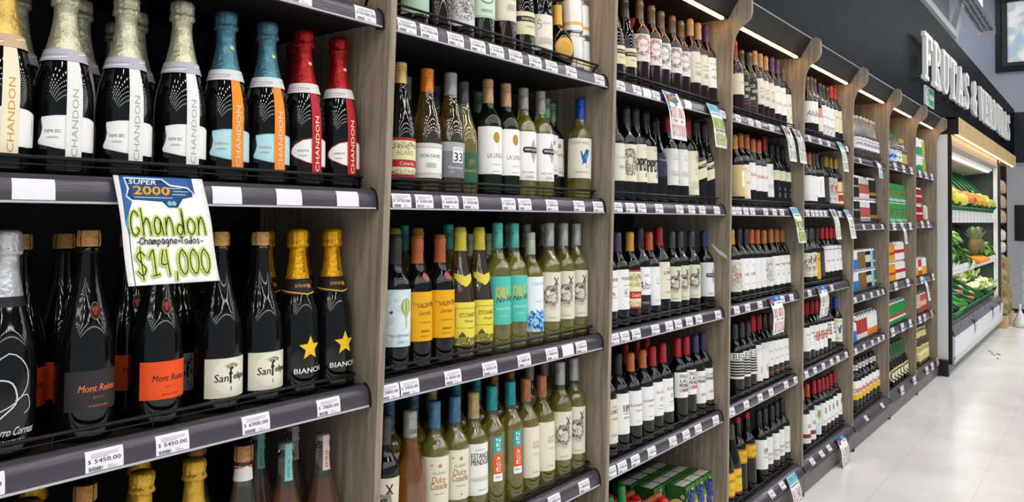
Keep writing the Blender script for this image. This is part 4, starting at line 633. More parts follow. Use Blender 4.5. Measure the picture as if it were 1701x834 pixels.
# white roof truss, skylight and perforated tray above the fascia wall
tr = empty('roof_truss', (8.9, .3, 3.68), 'white steel roof truss meeting behind the dark fascia wall', 'truss')
b = MB(); b.prism([(-.03, -.02), (.07, -.02), (.07, .06), (-.03, .06)], -5.0, .95, WHITE); b.build('bottom_chord', tr)
def beam(p, q, w, mt):
    p, q = Vector(p), Vector(q); d = (q-p).normalized(); a = d.cross(Vector((0, 1, 0))).normalized()*w/2; n = Vector((0, .035, 0)); mm = MB()
    vs_ = [p+a-n, p-a-n, p-a+n, p+a+n, q+a-n, q-a-n, q-a+n, q+a+n]
    mm.add(vs_, [(0,1,2,3),(7,6,5,4),(0,4,5,1),(1,5,6,2),(2,6,7,3),(3,7,4,0)], mt); return mm
beam((.95, .02, 0), (2.05, .02, 1.0), .16, WHITE).build('diagonal', tr)
beam((-3.2, .02, .0), (-1.3, .02, 1.0), .16, WHITE).build('diagonal', tr)
gs = MB(); gs.box(-1.3, .9, .05, .06, .1, .75, mat('truss_gusset_grey', '#9a9ba0', .5)); gs.build('gusset', tr)
sk = MB(); sk.box(10.6, 12.6, .30, .34, 4.33, 5.55, mat('skylight_panel', '#eef3f8', .4, emit=1.1)); sk.box(11.55, 11.58, .29, .30, 4.33, 5.55, mat('skylight_joint', '#b9bec6', .5)); tag(sk.build('skylight'), 'bright white translucent skylight panel high above the shelves', 'skylight')
lamp(11.9, 1.2, 5.4, 2.2, 1.2, 48, (.92, .96, 1))  # added fill lamp near the skylight, brightens the end and back walls
def perf_mat():
    mt = bpy.data.materials.new('perforated_metal'); mt.use_nodes = True; nt = mt.node_tree; b = nt.nodes['Principled BSDF']; L = nt.links.new
    tc = nt.nodes.new('ShaderNodeTexCoord'); v = nt.nodes.new('ShaderNodeTexVoronoi'); v.inputs['Scale'].default_value = 16; v.inputs['Randomness'].default_value = .25
    r = nt.nodes.new('ShaderNodeValToRGB'); r.color_ramp.elements[0].position = .30; r.color_ramp.elements[0].color = lin('#dfe2ea'); r.color_ramp.elements[1].position = .42; r.color_ramp.elements[1].color = lin('#57585f')
    L(tc.outputs['Object'], v.inputs['Vector']); L(v.outputs['Distance'], r.inputs[0]); L(r.outputs[0], b.inputs['Base Color']); b.inputs['Roughness'].default_value = .4; return mt
pt = MB(); pt.box(8.6, 12.4, .12, .33, 4.25, 4.28, perf_mat()); pt.box(12.4, 12.46, .12, .33, 4.21, 4.31, WHITE); tag(pt.build('perforated_tray'), 'perforated metal tray hanging under the bright skylight', 'tray')

# ------------------------------------------------------------------ shelving: uprights, back panels, shelves, canopies
PROFP = [(.45, .137), (0, .137), (0, 2.05), (-.004, 2.095), (-.012, 2.125), (-.028, 2.153), (-.048, 2.168), (-.066, 2.181), (-.077, 2.195), (-.082, 2.213), (-.081, 2.270), (-.074, 2.285), (-.062, 2.294), (-.046, 2.293), (-.037, 2.287), (.018, 2.201), (.45, 2.198)]
for k in range(0, 8):
    mb = MB(); mb.prism(PROFP, k*W-TH, k*W, OAK)
    me = mb.mesh('shelf_upright')
    o = link('shelf_upright', me)
    md = o.modifiers.new('edge', 'BEVEL'); md.width = .0016; md.segments = 2; md.limit_method = 'ANGLE'
    nxt = BAYN[BAYS[k+1]] if k < 7 else 'the vegetable cooler'
    tag(o, f'grey oak upright panel between the {BAYN[BAYS[k]]} and {"the " if k < 7 else ""}{nxt}', 'upright panel', 'oak uprights of the shelving')
RP = [(.040, .0430), (.036, .0425), (.031, .040), (.025, .034), (.0215, .026), (.0195, .014), (.0185, .003)]   # curved rail front
def rail_y(v):
    for (y0, z0), (y1, z1) in zip(RP, RP[1:]):
        if z1 <= v <= z0: return y0 + (y1-y0)*(z0-v)/(z0-z1)
    return RP[-1][0]
def shelf(b, s):
    x0 = bx0(b) + .001; x1 = bx0(b) + W - TH - .001; zr = ZR[b][s]
    root = empty('shelf', (x0, 0, zr), f'black {SHN[s]} of the {BAYN[b]} with its price rail', 'shelf', 'black display shelves')
    L = x1-x0
    d = MB(); d.prism([(.045, DK-.012), (.045, DK), (.44, DK-.395*TT), (.44, DK-.395*TT-.016), (.05, .012)], .001, L-.001, DECK); d.build('shelf_deck', root)
    r = MB(); poly = RP + [(.0185, -.0005), (.030, -.0005), (.040, .012)]
    r.prism(poly, .0, L-.004 if b not in 'GH' else L-.002, RAILM, True); r.box(0, L-.006, .0165, .0195, -.0005, .003, LIPM)
    me = sharpen(r.mesh('price_rail'), 35); o_ = link('price_rail', me, root)
    rail_ = o_
    e = MB(); e.prism([(.040, .0465), (.038, .046), (.030, .0425), (.0235, .036), (.0195, .027), (.0170, .014), (.0160, -.002), (.040, -.002)], L-.004, L, BLACK); e.build('end_cap', rail_)
    if b not in 'GH':
        g = MB(); za = DK + .026; y = .037
        g.tube([(.012, y+.03, DK-.002), (.012, y+.03, za-.012), (.016, y+.022, za-.003), (.022, y+.010, za), (.034, y, za), (L-.034, y, za), (L-.022, y+.010, za), (L-.016, y+.022, za-.003), (L-.012, y+.03, za-.012), (L-.012, y+.03, DK-.002)], .0034, WIRE, 8)
        g.tube([(.03, y+.001, za-.011), (L-.03, y+.001, za-.011)], .0014, WIRE, 6)
        for q in range(1, 6): g.tube([(L*q/6, y+.002, DK-.001), (L*q/6, y, za)], .0010, WIRE, 5)
        g.build('guard_rail', root)
    return root
def base_unit(b):
    x0 = bx0(b) + .001; x1 = bx0(b) + W - .001; L = x1-x0
    root = empty('base_shelf', (x0, 0, 0), f'black bottom shelf and grey kick plate of the {BAYN[b]}', 'shelf', 'base shelves')
    d = MB(); d.prism([(.030, .137), (.030, .150), (.44, .150-.41*TT), (.44, .1)], .001, L-TH-.002, DECK); d.build('shelf_deck', root)
    r = MB(); r.prism([(.034, .152), (.020, .151), (.006, .144), (-.014, .118), (-.017, .108), (-.010, .106), (.034, .112)], 0, L-TH-.002, RAILM, True); link('price_rail', sharpen(r.mesh('price_rail'), 30), root)
    k = MB(); k.box(.0015, L-.0015, -.006, .012, .012, .112, KICKM); k.box(.002, L-.002, .004, .40, .0, .1, BLACK)
    kp_ = k.build('kick_plate', root); k = MB(); k.box(0.09, L-.09, -.0085, -.006, .090, .094, mat('kick_groove', '#3e3c3b', .4)); k.build('groove', kp_)
    ft = MB(); ft.box(L-.03, L-.012, -.012, .004, 0, .014, BLACK); ft.build('foot', root)
    if b not in 'GH':
        g = MB(); za = .176; y = .034
        g.tube([(.012, y+.03, .148), (.012, y+.03, za-.01), (.03, y, za), (L-TH-.03, y, za), (L-TH-.012, y+.03, za-.01), (L-TH-.012, y+.03, .148)], .0034, WIRE, 8)
        g.tube([(.03, y, za-.014), (L-TH-.03, y, za-.014)], .0014, WIRE, 6); g.build('guard_rail', root)
for b in BAYS:
    for s in range(4): shelf(b, s)
    base_unit(b)
    x0 = bx0(b) + .001; x1 = bx0(b) + W - TH - .001
    p = MB(); p.box(x0, x1, .446, .456, .14, 2.19, BACKM)
    tag(p.build('back_panel'), f'black back panel behind the shelves of the {BAYN[b]}', 'back panel', 'black back panels')
    root = empty('shelf_canopy', (x0, 0, 2.2), f'dark slanted canopy over the {BAYN[b]} with a warm light strip', 'canopy', 'lit canopies over the shelving'); L = x1-x0
    f = MB(); f.prism([(-.036, .086), (.015, .002), (.019, .004), (-.032, .089)], 0, L, FASC); fb_ = f.build('fascia_board', root)
    f = MB(); f.prism([(.016, -.003), (.44, -.006), (.44, .004), (.019, .004)], 0, L, FASC); f.build('top_board', root)
    f = MB(); f.box(.01, L-.03, .023, .037, -.009, -.0035, LED); f.build('light_strip', root)
    f = MB(); f.prism([(-.040, .087), (-.033, .086), (-.031, .091), (-.038, .092)], 0, L, LIPM); f.build('edge_trim', fb_)

# ------------------------------------------------------------------ bottles on the shelves
LOD = {'A': 0, 'B': 0, 'C': 1, 'D': 1, 'E': 2, 'F': 2, 'G': 2, 'H': 2}
def place(code, x, y, z, H, lod, label, group=None, rz=None, tilt=TILT):
    t = TYPES[code]; parts = bottle_meshes(code, lod)
    if len(label.split()) > 16: print('LONG', label)
    r = empty(t['name'], (x, y, z), label, t['cat'], group)
    r.rotation_euler = (-tilt, 0, rz if rz is not None else math.radians(0 if code.startswith(('chan', 'mont', 'sanf', 'bian', 'nav')) else RZ.get(code, -12) + random.uniform(-4, 4)))
    k = H/t['H']; r.scale = (1, 1, k)
    cap = None
    for nm, me in parts:
        o = link(nm, me, cap if nm == 'muselet' and cap else r)
        if nm in ('cork', 'capsule', 'screw_cap', 'foil_capsule'): cap = o
    return r
def art(d): return d[0].upper()+d[1:]
ROWS = {
 ('A',1): [(-.716,.325,'chan_gold'),(-.627,.312,'chan_demi'),(-.529,.318,'chan_demi'),(-.429,.331,'chan_demi'),(-.339,.332,'chan_delice'),(-.248,.330,'chan_delice'),(-.159,.331,'chan_aperitif'),(-.066,.333,'chan_aperitif')],
 ('A',2): [(-.690,.334,'navarro'),(-.571,.333,'mont_black'),(-.452,.329,'mont_orange'),(-.332,.328,'sanfelipe'),(-.243,.327,'sanfelipe'),(-.154,.332,'bianchi'),(-.065,.332,'bianchi')],
 ('A',3): [(-.735,.326,'foil_bronze'),(-.646,.330,'foil_bronze'),(-.557,.330,'corked_amber'),(-.465,.329,'foil_gold'),(-.367,.327,'foil_gold'),(-.266,.329,'stella_cork'),(-.166,.311,'emilia_teal'),(-.073,.309,'emilia_pink')],
 ('B',0): [(.144,.315,'mint_tall'),(.228,.315,'plain_red'),(.311,.315,'smoke'),(.397,.315,'mint_seal'),(.488,.345,'cream_ornate'),(.575,.315,'fond'),(.664,.315,'script_cream'),(.760,.204,'flask')],
 ('B',1): [(.112,.308,'gold_baroque'),(.204,.308,'don_david'),(.284,.31,'lat33'),(.442,.316,'lalinda'),(.522,.316,'lalinda'),(.603,.315,'santa_y'),(.687,.317,'santa_y'),(.775,.313,'lopez_w',.135),(.850,.31,'lopez_w',.165),(.890,.32,'bluebird')],
 ('B',2): [(.117,.317,'talisman'),(.193,.316,'valentin'),(.269,.315,'valentin'),(.345,.333,'etchart'),(.423,.333,'etchart'),(.499,.345,'dilema'),(.577,.344,'dilema'),(.654,.317,'colwhite'),(.735,.345,'mill_y'),(.811,.344,'mill_y'),(.888,.343,'mill_y')],
 ('B',3): [(.187,.308,'rose_amber'),(.267,.316,'dulce'),(.343,.315,'dulce'),(.419,.313,'estancia_w'),(.495,.316,'newage'),(.577,.316,'newage'),(.654,.311,'almamora'),(.730,.309,'almamora'),(.812,.336,'mill_y'),(.889,.337,'mill_y')],
 ('C',0): [(1.075,0.3,'fond'),(1.151,0.307,'fond'),(1.249,0.324,'ring_pink'),(1.341,0.325,'ring_pink'),(1.416,0.321,'ring_green'),(1.513,0.324,'ring_mauve'),(1.591,0.321,'ring_grey'),(1.682,0.347,'cream_ornate'),(1.761,0.347,'cream_ornate'),(1.842,0.356,'white_script')],
 ('C',1): [(1.096,0.326,'avi'),(1.171,0.33,'smudge'),(1.247,0.332,'pipis'),(1.323,0.329,'pipis'),(1.399,0.31,'navy'),(1.499,0.334,'script_white'),(1.588,0.338,'script_white'),(1.675,0.345,'script_low'),(1.751,0.345,'diag'),(1.835,0.343,'diag')],
 ('C',2): [(1.060,0.313,'portillo_g'),(1.135,0.313,'portillo'),(1.214,0.312,'baroque_red'),(1.290,0.328,'alto'),(1.365,0.311,'plainwhite'),(1.441,0.329,'lorca'),(1.527,0.311,'mill_d'),(1.603,0.312,'mill_d'),(1.697,0.311,'mill_d'),(1.842,0.31,'santa_d')],
 ('C',3): [(1.076,0.318,'lorca_red'),(1.151,0.317,'y1895'),(1.239,0.308,'elementos'),(1.326,0.307,'elementos'),(1.405,0.309,'alaris_red'),(1.480,0.311,'alaris_red'),(1.607,0.315,'finca'),(1.682,0.313,'finca'),(1.765,0.31,'estancia_d'),(1.841,0.31,'estancia_d')],
 ('D',0): [(2.144,0.348,'cream_plain'),(2.220,0.318,'los'),(2.306,0.321,'los'),(2.392,0.344,'cream_ornate'),(2.468,0.344,'cream_ornate'),(2.546,0.344,'cream_ornate'),(2.636,0.353,'white_blue'),(2.715,0.355,'white_blue'),(2.792,0.321,'cream_low')],
 ('D',1): [(2.154,0.317,'goldcream'),(2.229,0.332,'scriptcream'),(2.305,0.333,'alaorange'),(2.380,0.319,'alaorange'),(2.457,0.319,'alaorange'),(2.532,0.345,'whitescript2'),(2.628,0.318,'smallcream'),(2.707,0.317,'smallcream'),(2.792,0.314,'smallcream')],
 ('D',2): [(2.131,0.315,'ornatecol'),(2.216,0.318,'lo_white'),(2.293,0.316,'lo_white'),(2.369,0.313,'plain_cu'),(2.447,0.311,'plain_cu'),(2.530,0.309,'ornategrey'),(2.624,0.313,'portillo_c'),(2.711,0.313,'portillo_c'),(2.792,0.312,'portillo_c')],
 ('D',3): [(2.175,0.31,'elec'),(2.250,0.31,'elec'),(2.326,0.307,'elec'),(2.401,0.326,'scriptgrey'),(2.477,0.328,'scriptgrey'),(2.552,0.322,'white_low'),(2.628,0.315,'white_low'),(2.703,0.308,'white_low'),(2.779,0.302,'white_low')],
 ('D',4): [(2.077,0.318,'vinas'),(2.153,0.323,'vinas'),(2.228,0.337,'yellowband'),(2.336,0.337,'yellowband'),(2.478,0.318,'y1895'),(2.554,0.313,'scoo'),(2.642,0.311,'scoo'),(2.717,0.315,'scoo'),(2.792,0.317,'scoo')],
 ('E',0): [(3.166,0.337,'all'),(3.242,0.349,'all'),(3.317,0.348,'pinkcream'),(3.410,0.336,'sketch'),(3.487,0.335,'sketch'),(3.568,0.335,'sketch'),(3.649,0.351,'creamred'),(3.743,0.356,'creamred')],
 ('E',1): [(3.149,0.314,'plain_cu'),(3.224,0.314,'plain_cu'),(3.300,0.32,'bars'),(3.379,0.329,'bars'),(3.469,0.316,'darklab'),(3.550,0.316,'ornatemix'),(3.641,0.314,'ornatemix'),(3.743,0.315,'baroque2')],
 ('E',2): [(3.153,0.311,'mill_d'),(3.229,0.314,'mill_d'),(3.304,0.316,'yellow'),(3.380,0.315,'darklab'),(3.476,0.318,'los_white'),(3.561,0.318,'los_white'),(3.656,0.317,'los_white'),(3.743,0.317,'los_white')],
 ('E',3): [(3.122,0.325,'alaris_red'),(3.198,0.33,'alaris_red'),(3.273,0.326,'redbig'),(3.354,0.322,'redbig'),(3.440,0.315,'redbig'),(3.522,0.309,'finca'),(3.602,0.306,'num'),(3.743,0.308,'bluebird_d')],
 ('E',4): [(3.133,0.314,'sco'),(3.228,0.319,'sco'),(3.316,0.325,'balloon_d'),(3.429,0.312,'boxed'),(3.505,0.311,'boxed'),(3.580,0.304,'boxed'),(3.656,0.31,'boxed'),(3.743,0.313,'boxed')],
 ('F',0): [(4.145,0.28,'soda'),(4.220,0.289,'soda'),(4.329,0.295,'soda'),(4.421,0.295,'soda'),(4.511,0.295,'soda'),(4.603,0.296,'soda'),(4.692,0.295,'soda')],
 ('F',4): [(4.123,0.325,'tricolor'),(4.200,0.315,'tricolor'),(4.288,0.317,'tricolor'),(4.385,0.313,'tricolor'),(4.484,0.311,'tricolor'),(4.587,0.309,'tricolor'),(4.692,0.305,'tricolor')],
 ('G',0): [(5.14,.25,'gin_blue'),(5.24,.25,'gin_blue'),(5.34,.25,'gin_green'),(5.45,.245,'gin_green'),(5.55,.24,'gin_gold'),(5.64,.24,'gin_gold')],
 ('G',4): [(5.13,.29,'cider'),(5.24,.29,'cider'),(5.34,.29,'cider'),(5.44,.29,'cider'),(5.54,.29,'cider'),(5.635,.285,'cider')],
 ('H',4): [(6.18,.30,'longneck'),(6.27,.30,'longneck'),(6.36,.30,'longneck'),(6.45,.295,'longneck'),(6.54,.29,'longneck')],
}
for (b, s), row in ROWS.items():
    rn = random.Random(b+str(s)); n_of = {}
    for i, e in enumerate(row): n_of.setdefault(e[2], []).append(i)
    for i, e in enumerate(row):
        x, H, code = e[:3]; y = e[3] if len(e) > 3 else (.092 if b in 'AB' else .0805) + rn.uniform(-.001, .003)
        same = n_of[code]; d = TYPES[code]['desc']; where = f'{SHN[s]}, {BAYN[b]}'
        if len(same) == 1: lab = f'{d}, {where}'
        else: lab = f'{d}, {ORD[same.index(i)]} of {len(same)}, {where}'
        place(code, x, y, deck_z(b, s, y) + .001, H, LOD[b], lab, f'bottles, {where}')
# second and third rows that show between or above the front bottles
BACK = {
 ('A',1): [(-.66,.20,'chan_demi'),(-.56,.20,'chan_demi'),(-.46,.20,'chan_demi'),(-.45,.30,'chan_demi'),(-.37,.20,'chan_delice'),(-.275,.20,'chan_delice'),(-.185,.20,'chan_aperitif'),(-.10,.20,'chan_aperitif'),(-.76,.20,'chan_demi')],
 ('A',2): [(-.63,.21,'mont_orange'),(-.545,.25,'mont_orange'),(-.44,.22,'mont_orange'),(-.345,.22,'sanfelipe'),(-.25,.24,'bianchi'),(-.16,.20,'bianchi'),(-.07,.195,'bianchi'),(-.74,.24,'mont_orange')],
 ('A',3): [(-.77,.21,'foil_bronze'),(-.68,.21,'corked_amber'),(-.59,.21,'foil_gold'),(-.41,.21,'foil_gold'),(-.295,.21,'stella_cork'),(-.152,.21,'emilia_teal'),(-.064,.21,'emilia_pink')],
 ('B',1): [(.16,.20,'don_david'),(.24,.21,'lat33'),(.345,.20,'green_lab'),(.36,.11,'green_lab'),(.46,.21,'lalinda'),(.55,.22,'lopez_w'),(.68,.22,'santa_y')],
 ('B',2): [(.13,.20,'etchart'),(.215,.20,'etchart'),(.30,.20,'etchart'),(.25,.30,'dilema'),(.345,.30,'dilema'),(.43,.21,'dilema'),(.52,.21,'colwhite'),(.60,.21,'colwhite'),(.69,.21,'mill_y'),(.78,.21,'mill_y'),(.87,.21,'mill_y')],
 ('B',3): [(.14,.21,'dulce'),(.225,.21,'dulce'),(.31,.21,'dulce'),(.395,.22,'estancia_w'),(.48,.21,'newage'),(.565,.21,'newage'),(.65,.21,'almamora'),(.73,.21,'almamora'),(.80,.20,'mill_y'),(.88,.20,'mill_y'),(.10,.10,'mill_d')],
 ('C',0): [(1.43,.20,'lorca_red')],
 ('C',1): [(1.32,.21,'alaris_red'),(1.46,.22,'script_white'),(1.55,.21,'script_white')],
 ('C',2): [(1.16,.21,'portillo'),(1.25,.20,'alto')],
 ('C',3): [(1.15,.21,'elementos'),(1.30,.21,'alaris_red'),(1.43,.21,'alaris_red'),(1.52,.21,'finca'),(1.60,.21,'finca')],
 ('D',3): [(2.20,.21,'scriptgrey'),(2.29,.21,'scriptgrey')],
 ('E',1): [(3.34,.20,'bars'),(3.43,.20,'darklab')],
 ('F',0): [(4.17,.19,'soda'),(4.27,.19,'soda'),(4.37,.19,'soda'),(4.46,.19,'soda'),(4.56,.19,'soda'),(4.66,.19,'soda')],
}
for (b, s), row in BACK.items():
    n_of = {}
    for i, e in enumerate(row): n_of.setdefault(e[2], []).append(i)
    for i, (x, y, code) in enumerate(row):
        d = TYPES[code]['desc']; same = n_of[code]; where = f'{SHN[s]}, {BAYN[b]}'
        lab = f'rear row {d}, {ORD[same.index(i)]+", " if len(same) > 1 else ""}{where}'
        place(code, x, y, deck_z(b, s, y) + .001, TYPES[code]['H'], max(1, LOD[b]), lab, f'rear bottles on the {SHN[s]} of the {BAYN[b]}')

# ------------------------------------------------------------------ cans and cartons
def can_mesh(code, r, h, side, top='#b9bbbe', bands=()):
    c = MB(); n = 16; sm = mat('can_'+side[1:], side, .28, metal=.15); tm = mat('can_top', top, .25, metal=.9); cuts = sorted([0, 1] + [q for bnd in bands for q in bnd[:2]])
    c.lathe([(r*.80, 0), (r*.93, .03*h), (r, .07*h)], tm, n, cap1=False)
    z = .07
    for a, b_, hx in [(.07, .90, side)] if not bands else bands:
        c.lathe([(r, a*h), (r, b_*h)], mat('can_'+hx[1:], hx, .28, metal=.15), n, cap0=False, cap1=False)
    c.lathe([(r, .90*h), (r*.84, .97*h), (r*.84, h), (r*.76, h), (r*.74, .975*h)], tm, n, cap0=False)
    return sharpen(c.mesh('drink_can'), 40)
CANS = {  # (description, radius, height, mesh)
 'black': ('slim black can with silver band', .029, .155, can_mesh('a', .029, .155, '#1e1a1c', bands=[(.07,.5,'#1e1a1c'),(.5,.58,'#8a8a8e'),(.58,.9,'#1e1a1c')])),
 'pinkwhite': ('slim white can with red stripe', .029, .155, can_mesh('b', .029, .155, '#dcd6d2', bands=[(.07,.25,'#dcd6d2'),(.25,.62,'#b8584e'),(.62,.66,'#7a4a3a'),(.66,.9,'#dcd6d2')])),
 'darkgold': ('slim dark can with gold band', .029, .155, can_mesh('c', .029, .155, '#241c18', bands=[(.07,.2,'#241c18'),(.2,.34,'#9a7a3a'),(.34,.9,'#241c18')])),
 'bluewhite': ('white and blue beer can', .033, .135, can_mesh('d', .033, .135, '#dfe4ea', bands=[(.07,.55,'#2a7ac8'),(.55,.9,'#dfe4ea')])),
 'gold': ('dark gold beer can', .033, .135, can_mesh('e', .033, .135, '#7a6238', top='#d9c13a')),
 'stout': ('black beer can with cream roundel band', .033, .135, can_mesh('f', .033, .135, '#1a1a1c', bands=[(.07,.35,'#1a1a1c'),(.35,.7,'#cfc6a8'),(.7,.9,'#1a1a1c')])),
 'sky': ('light blue beer can', .033, .135, can_mesh('g', .033, .135, '#8fc0d8')),
 'teal': ('dark teal beer can', .033, .135, can_mesh('h', .033, .135, '#1f6a66', bands=[(.07,.3,'#1f6a66'),(.3,.42,'#c9a23a'),(.42,.9,'#1f6a66')])),
 'redwhite': ('white beer can with red lettering', .033, .165, can_mesh('i', .033, .165, '#e4dcd6', bands=[(.07,.25,'#e4dcd6'),(.25,.8,'#a8302c'),(.8,.9,'#e4dcd6')], top='#d9c13a')),
 'orangewhite': ('white can with orange foot', .033, .165, can_mesh('j', .033, .165, '#e2e2e2', bands=[(.07,.32,'#e07a20'),(.32,.9,'#e2e2e2')])),
 'amberc': ('orange yellow beer can with red band', .033, .148, can_mesh('k', .033, .148, '#e09a14', bands=[(.07,.35,'#e09a14'),(.35,.48,'#b8341c'),(.48,.9,'#e09a14')], top='#e8c81e')),
 'rwyellow': ('white beer can with red wave, yellow lid', .033, .148, can_mesh('l', .033, .148, '#e6e2dc', bands=[(.07,.4,'#e6e2dc'),(.4,.58,'#b8242c'),(.58,.9,'#e6e2dc')], top='#e8c81e')),
 'green': ('green beer can with red white band', .033, .17, can_mesh('m', .033, .17, '#1f8a3c', bands=[(.07,.22,'#1f8a3c'),(.22,.3,'#e6e6e6'),(.3,.42,'#b8302c'),(.42,.9,'#1f8a3c')])),
 'greenwhite': ('white can with green leaf panel', .033, .155, can_mesh('n', .033, .155, '#dfe6e2', bands=[(.07,.5,'#2a9a4a'),(.5,.9,'#dfe6e2')])),
 'tealwhite': ('white can with teal foot', .033, .155, can_mesh('o', .033, .155, '#d8e0e2', bands=[(.07,.42,'#1f7a7a'),(.42,.9,'#d8e0e2')])),
 'lime': ('yellow green drink can', .033, .155, can_mesh('p', .033, .155, '#a8a84a')),
 'redcan': ('red beer can with white band', .033, .148, can_mesh('q', .033, .148, '#9e1a26', bands=[(.07,.45,'#9e1a26'),(.45,.55,'#d8c8c0'),(.55,.9,'#9e1a26')])),
 'creamcan': ('cream beer can with copper foot', .033, .15, can_mesh('r', .033, .15, '#dcd4c0', bands=[(.07,.18,'#b0682c'),(.18,.9,'#dcd4c0')])),
 'yellowwhite': ('white and yellow beer can', .034, .16, can_mesh('s', .034, .16, '#e2e0e0', bands=[(.07,.5,'#dfa81a'),(.5,.9,'#e2e0e0')])),
 'stripe': ('red and white striped can', .033, .16, can_mesh('t', .033, .16, '#d88a80', bands=[(.07,.3,'#c0403a'),(.3,.5,'#e6dcd6'),(.5,.9,'#c0403a')])),
 'beige': ('beige can with brown foot', .033, .17, can_mesh('u', .033, .17, '#cfc4b0', bands=[(.07,.3,'#7a5a3c'),(.3,.9,'#cfc4b0')])),
 'redpaper': ('red and pink can', .033, .17, can_mesh('v', .033, .17, '#c84a40', bands=[(.07,.35,'#c0302c'),(.35,.6,'#e0a8a0'),(.6,.9,'#c84a40')])),
 'whitecan': ('plain white slim can with fruit print', .033, .115, can_mesh('w', .033, .115, '#e4e4e2', bands=[(.07,.2,'#e4e4e2'),(.2,.3,'#d9b26a'),(.3,.9,'#e4e4e2')])),
}
CANROWS = [  # bay, shelf, x start, pitch, layers, kinds left to right
 ('F', 1, 4.10, .0660, 2, ['black']*3 + ['pinkwhite']*4 + ['darkgold']*3),
 ('F', 2, 4.04, .0690, 2, ['bluewhite']*3 + ['gold']*3 + ['stout']*2 + ['sky']*1 + ['teal']*1),
 ('F', 3, 4.06, .0690, 1, ['bluewhite']*2 + ['redwhite']*4 + ['orangewhite']*4),
 ('G', 2, 5.06, .0690, 2, ['amberc']*4 + ['rwyellow']*5),
 ('G', 3, 5.08, .0690, 1, ['green']*9),
 ('H', 0, 6.14, .0690, 2, ['tealwhite', 'greenwhite', 'greenwhite', 'greenwhite', 'lime', 'lime']),
 ('H', 1, 6.14, .0690, 2, ['redcan']*4),
 ('H', 2, 6.22, .0690, 1, ['stripe', 'stripe', 'yellowwhite', 'yellowwhite', 'yellowwhite']),
 ('H', 3, 6.16, .0690, 1, ['beige', 'beige', 'redpaper', 'redpaper', 'redpaper', 'redpaper']),
]
for b, s, x0, pt_, lay, kinds in CANROWS:
    cnt = {}
    for L in range(lay):
        for i, k in enumerate(kinds):
            d, r, h, me = CANS[k]; y = .092; q = cnt[k] = cnt.get(k, 0) + 1; tot = kinds.count(k)*lay
            o = link('drink_can', me, None, (x0 + i*pt_, y + L*h*math.sin(TILT), deck_z(b, s, y) + .004 + L*(h+.001))); o.rotation_euler = (-TILT, 0, 0)
            lab = f'{d}, {ORD[(q-1) % kinds.count(k)]} {"across" if lay == 1 else ["lower", "upper"][L]}, {SHN[s]}, {BAYN[b]}'
            tag(o, lab, 'can', f'{d}s on the {SHN[s]} of the {BAYN[b]}')
d, r, h, me = CANS['creamcan']; o = link('drink_can', me, None, (6.56, .09, deck_z('H', 1, .09)+.003)); o.rotation_euler = (-TILT, 0, 0); tag(o, 'single cream beer can beside the red cans on the second shelf', 'can')
d, r, h, me = CANS['yellowwhite']; o = link('drink_can', me, None, (6.17, .10, deck_z('H', 2, .10)+.003)); o.rotation_euler = (-TILT, 0, 0); tag(o, 'white and yellow beer can apart from the striped cans, last shelving bay', 'can')
# white fruit cans stacked in pairs at the end of the white wine top shelf
d, r, h, me = CANS['whitecan']
for i, (x, y) in enumerate([(.832, .085), (.893, .10)]):
    for L in range(3):
        z = deck_z('B', 0, y) + .003 + L*(h+.001)
        o = link('drink_can', me, None, (x, y + L*h*math.sin(TILT), z)); o.rotation_euler = (-TILT, 0, 0)
        tag(o, f'white fruit print can, {["lowest", "middle", "topmost"][L]} of the stack {["beside the round flask", "against the oak upright"][i]}', 'can', 'white fruit cans')
# green beer cartons with lettering
def beer_pack():
    w, dd, h = .20, .13, .150; root = []
    m_ = MB(); m_.box(-w/2, w/2, 0, dd, 0, h, mat('green_carton', '#1d8a3a', .4))
    for k in range(3):
        m_.ball((-w/2+.033+k*.066, .034, h), .026, .026, .006, mat('carton_lid_bumps', '#2f9a4a', .35), 8, 4)
    A = Art(); A.rect(-w/2+.004, .0, w/2-.004, .006, '#cfe0d0'); A.text('Heineken', 0, .030, .026, .185, '#e8efe8', .02)
    A.star(-.02, .085, .026, '#c0282c'); A.star(.035, .085, .020, '#c0282c'); A.rect(-w/2, .108, w/2, .112, '#167030')
    me2 = A.mesh('printed_front', lambda u, v, q: (u, -.0006-q, v), 1, .0003); return m_.mesh('carton_body'), me2
bm_, fm_ = beer_pack()
for L in range(2):
    for i in range(3):
        r = empty('beer_carton', (5.15 + i*.205, .058 + L*.15*math.sin(TILT), deck_z('G', 1, .058)+.003+L*.153), f'green beer carton with red star, {ORD[i]} in the {["lower", "upper"][L]} layer of the seventh bay', 'carton', 'green beer cartons'); r.rotation_euler = (-TILT, 0, 0)
        link('printed_front', fm_, link('carton_body', bm_, r))
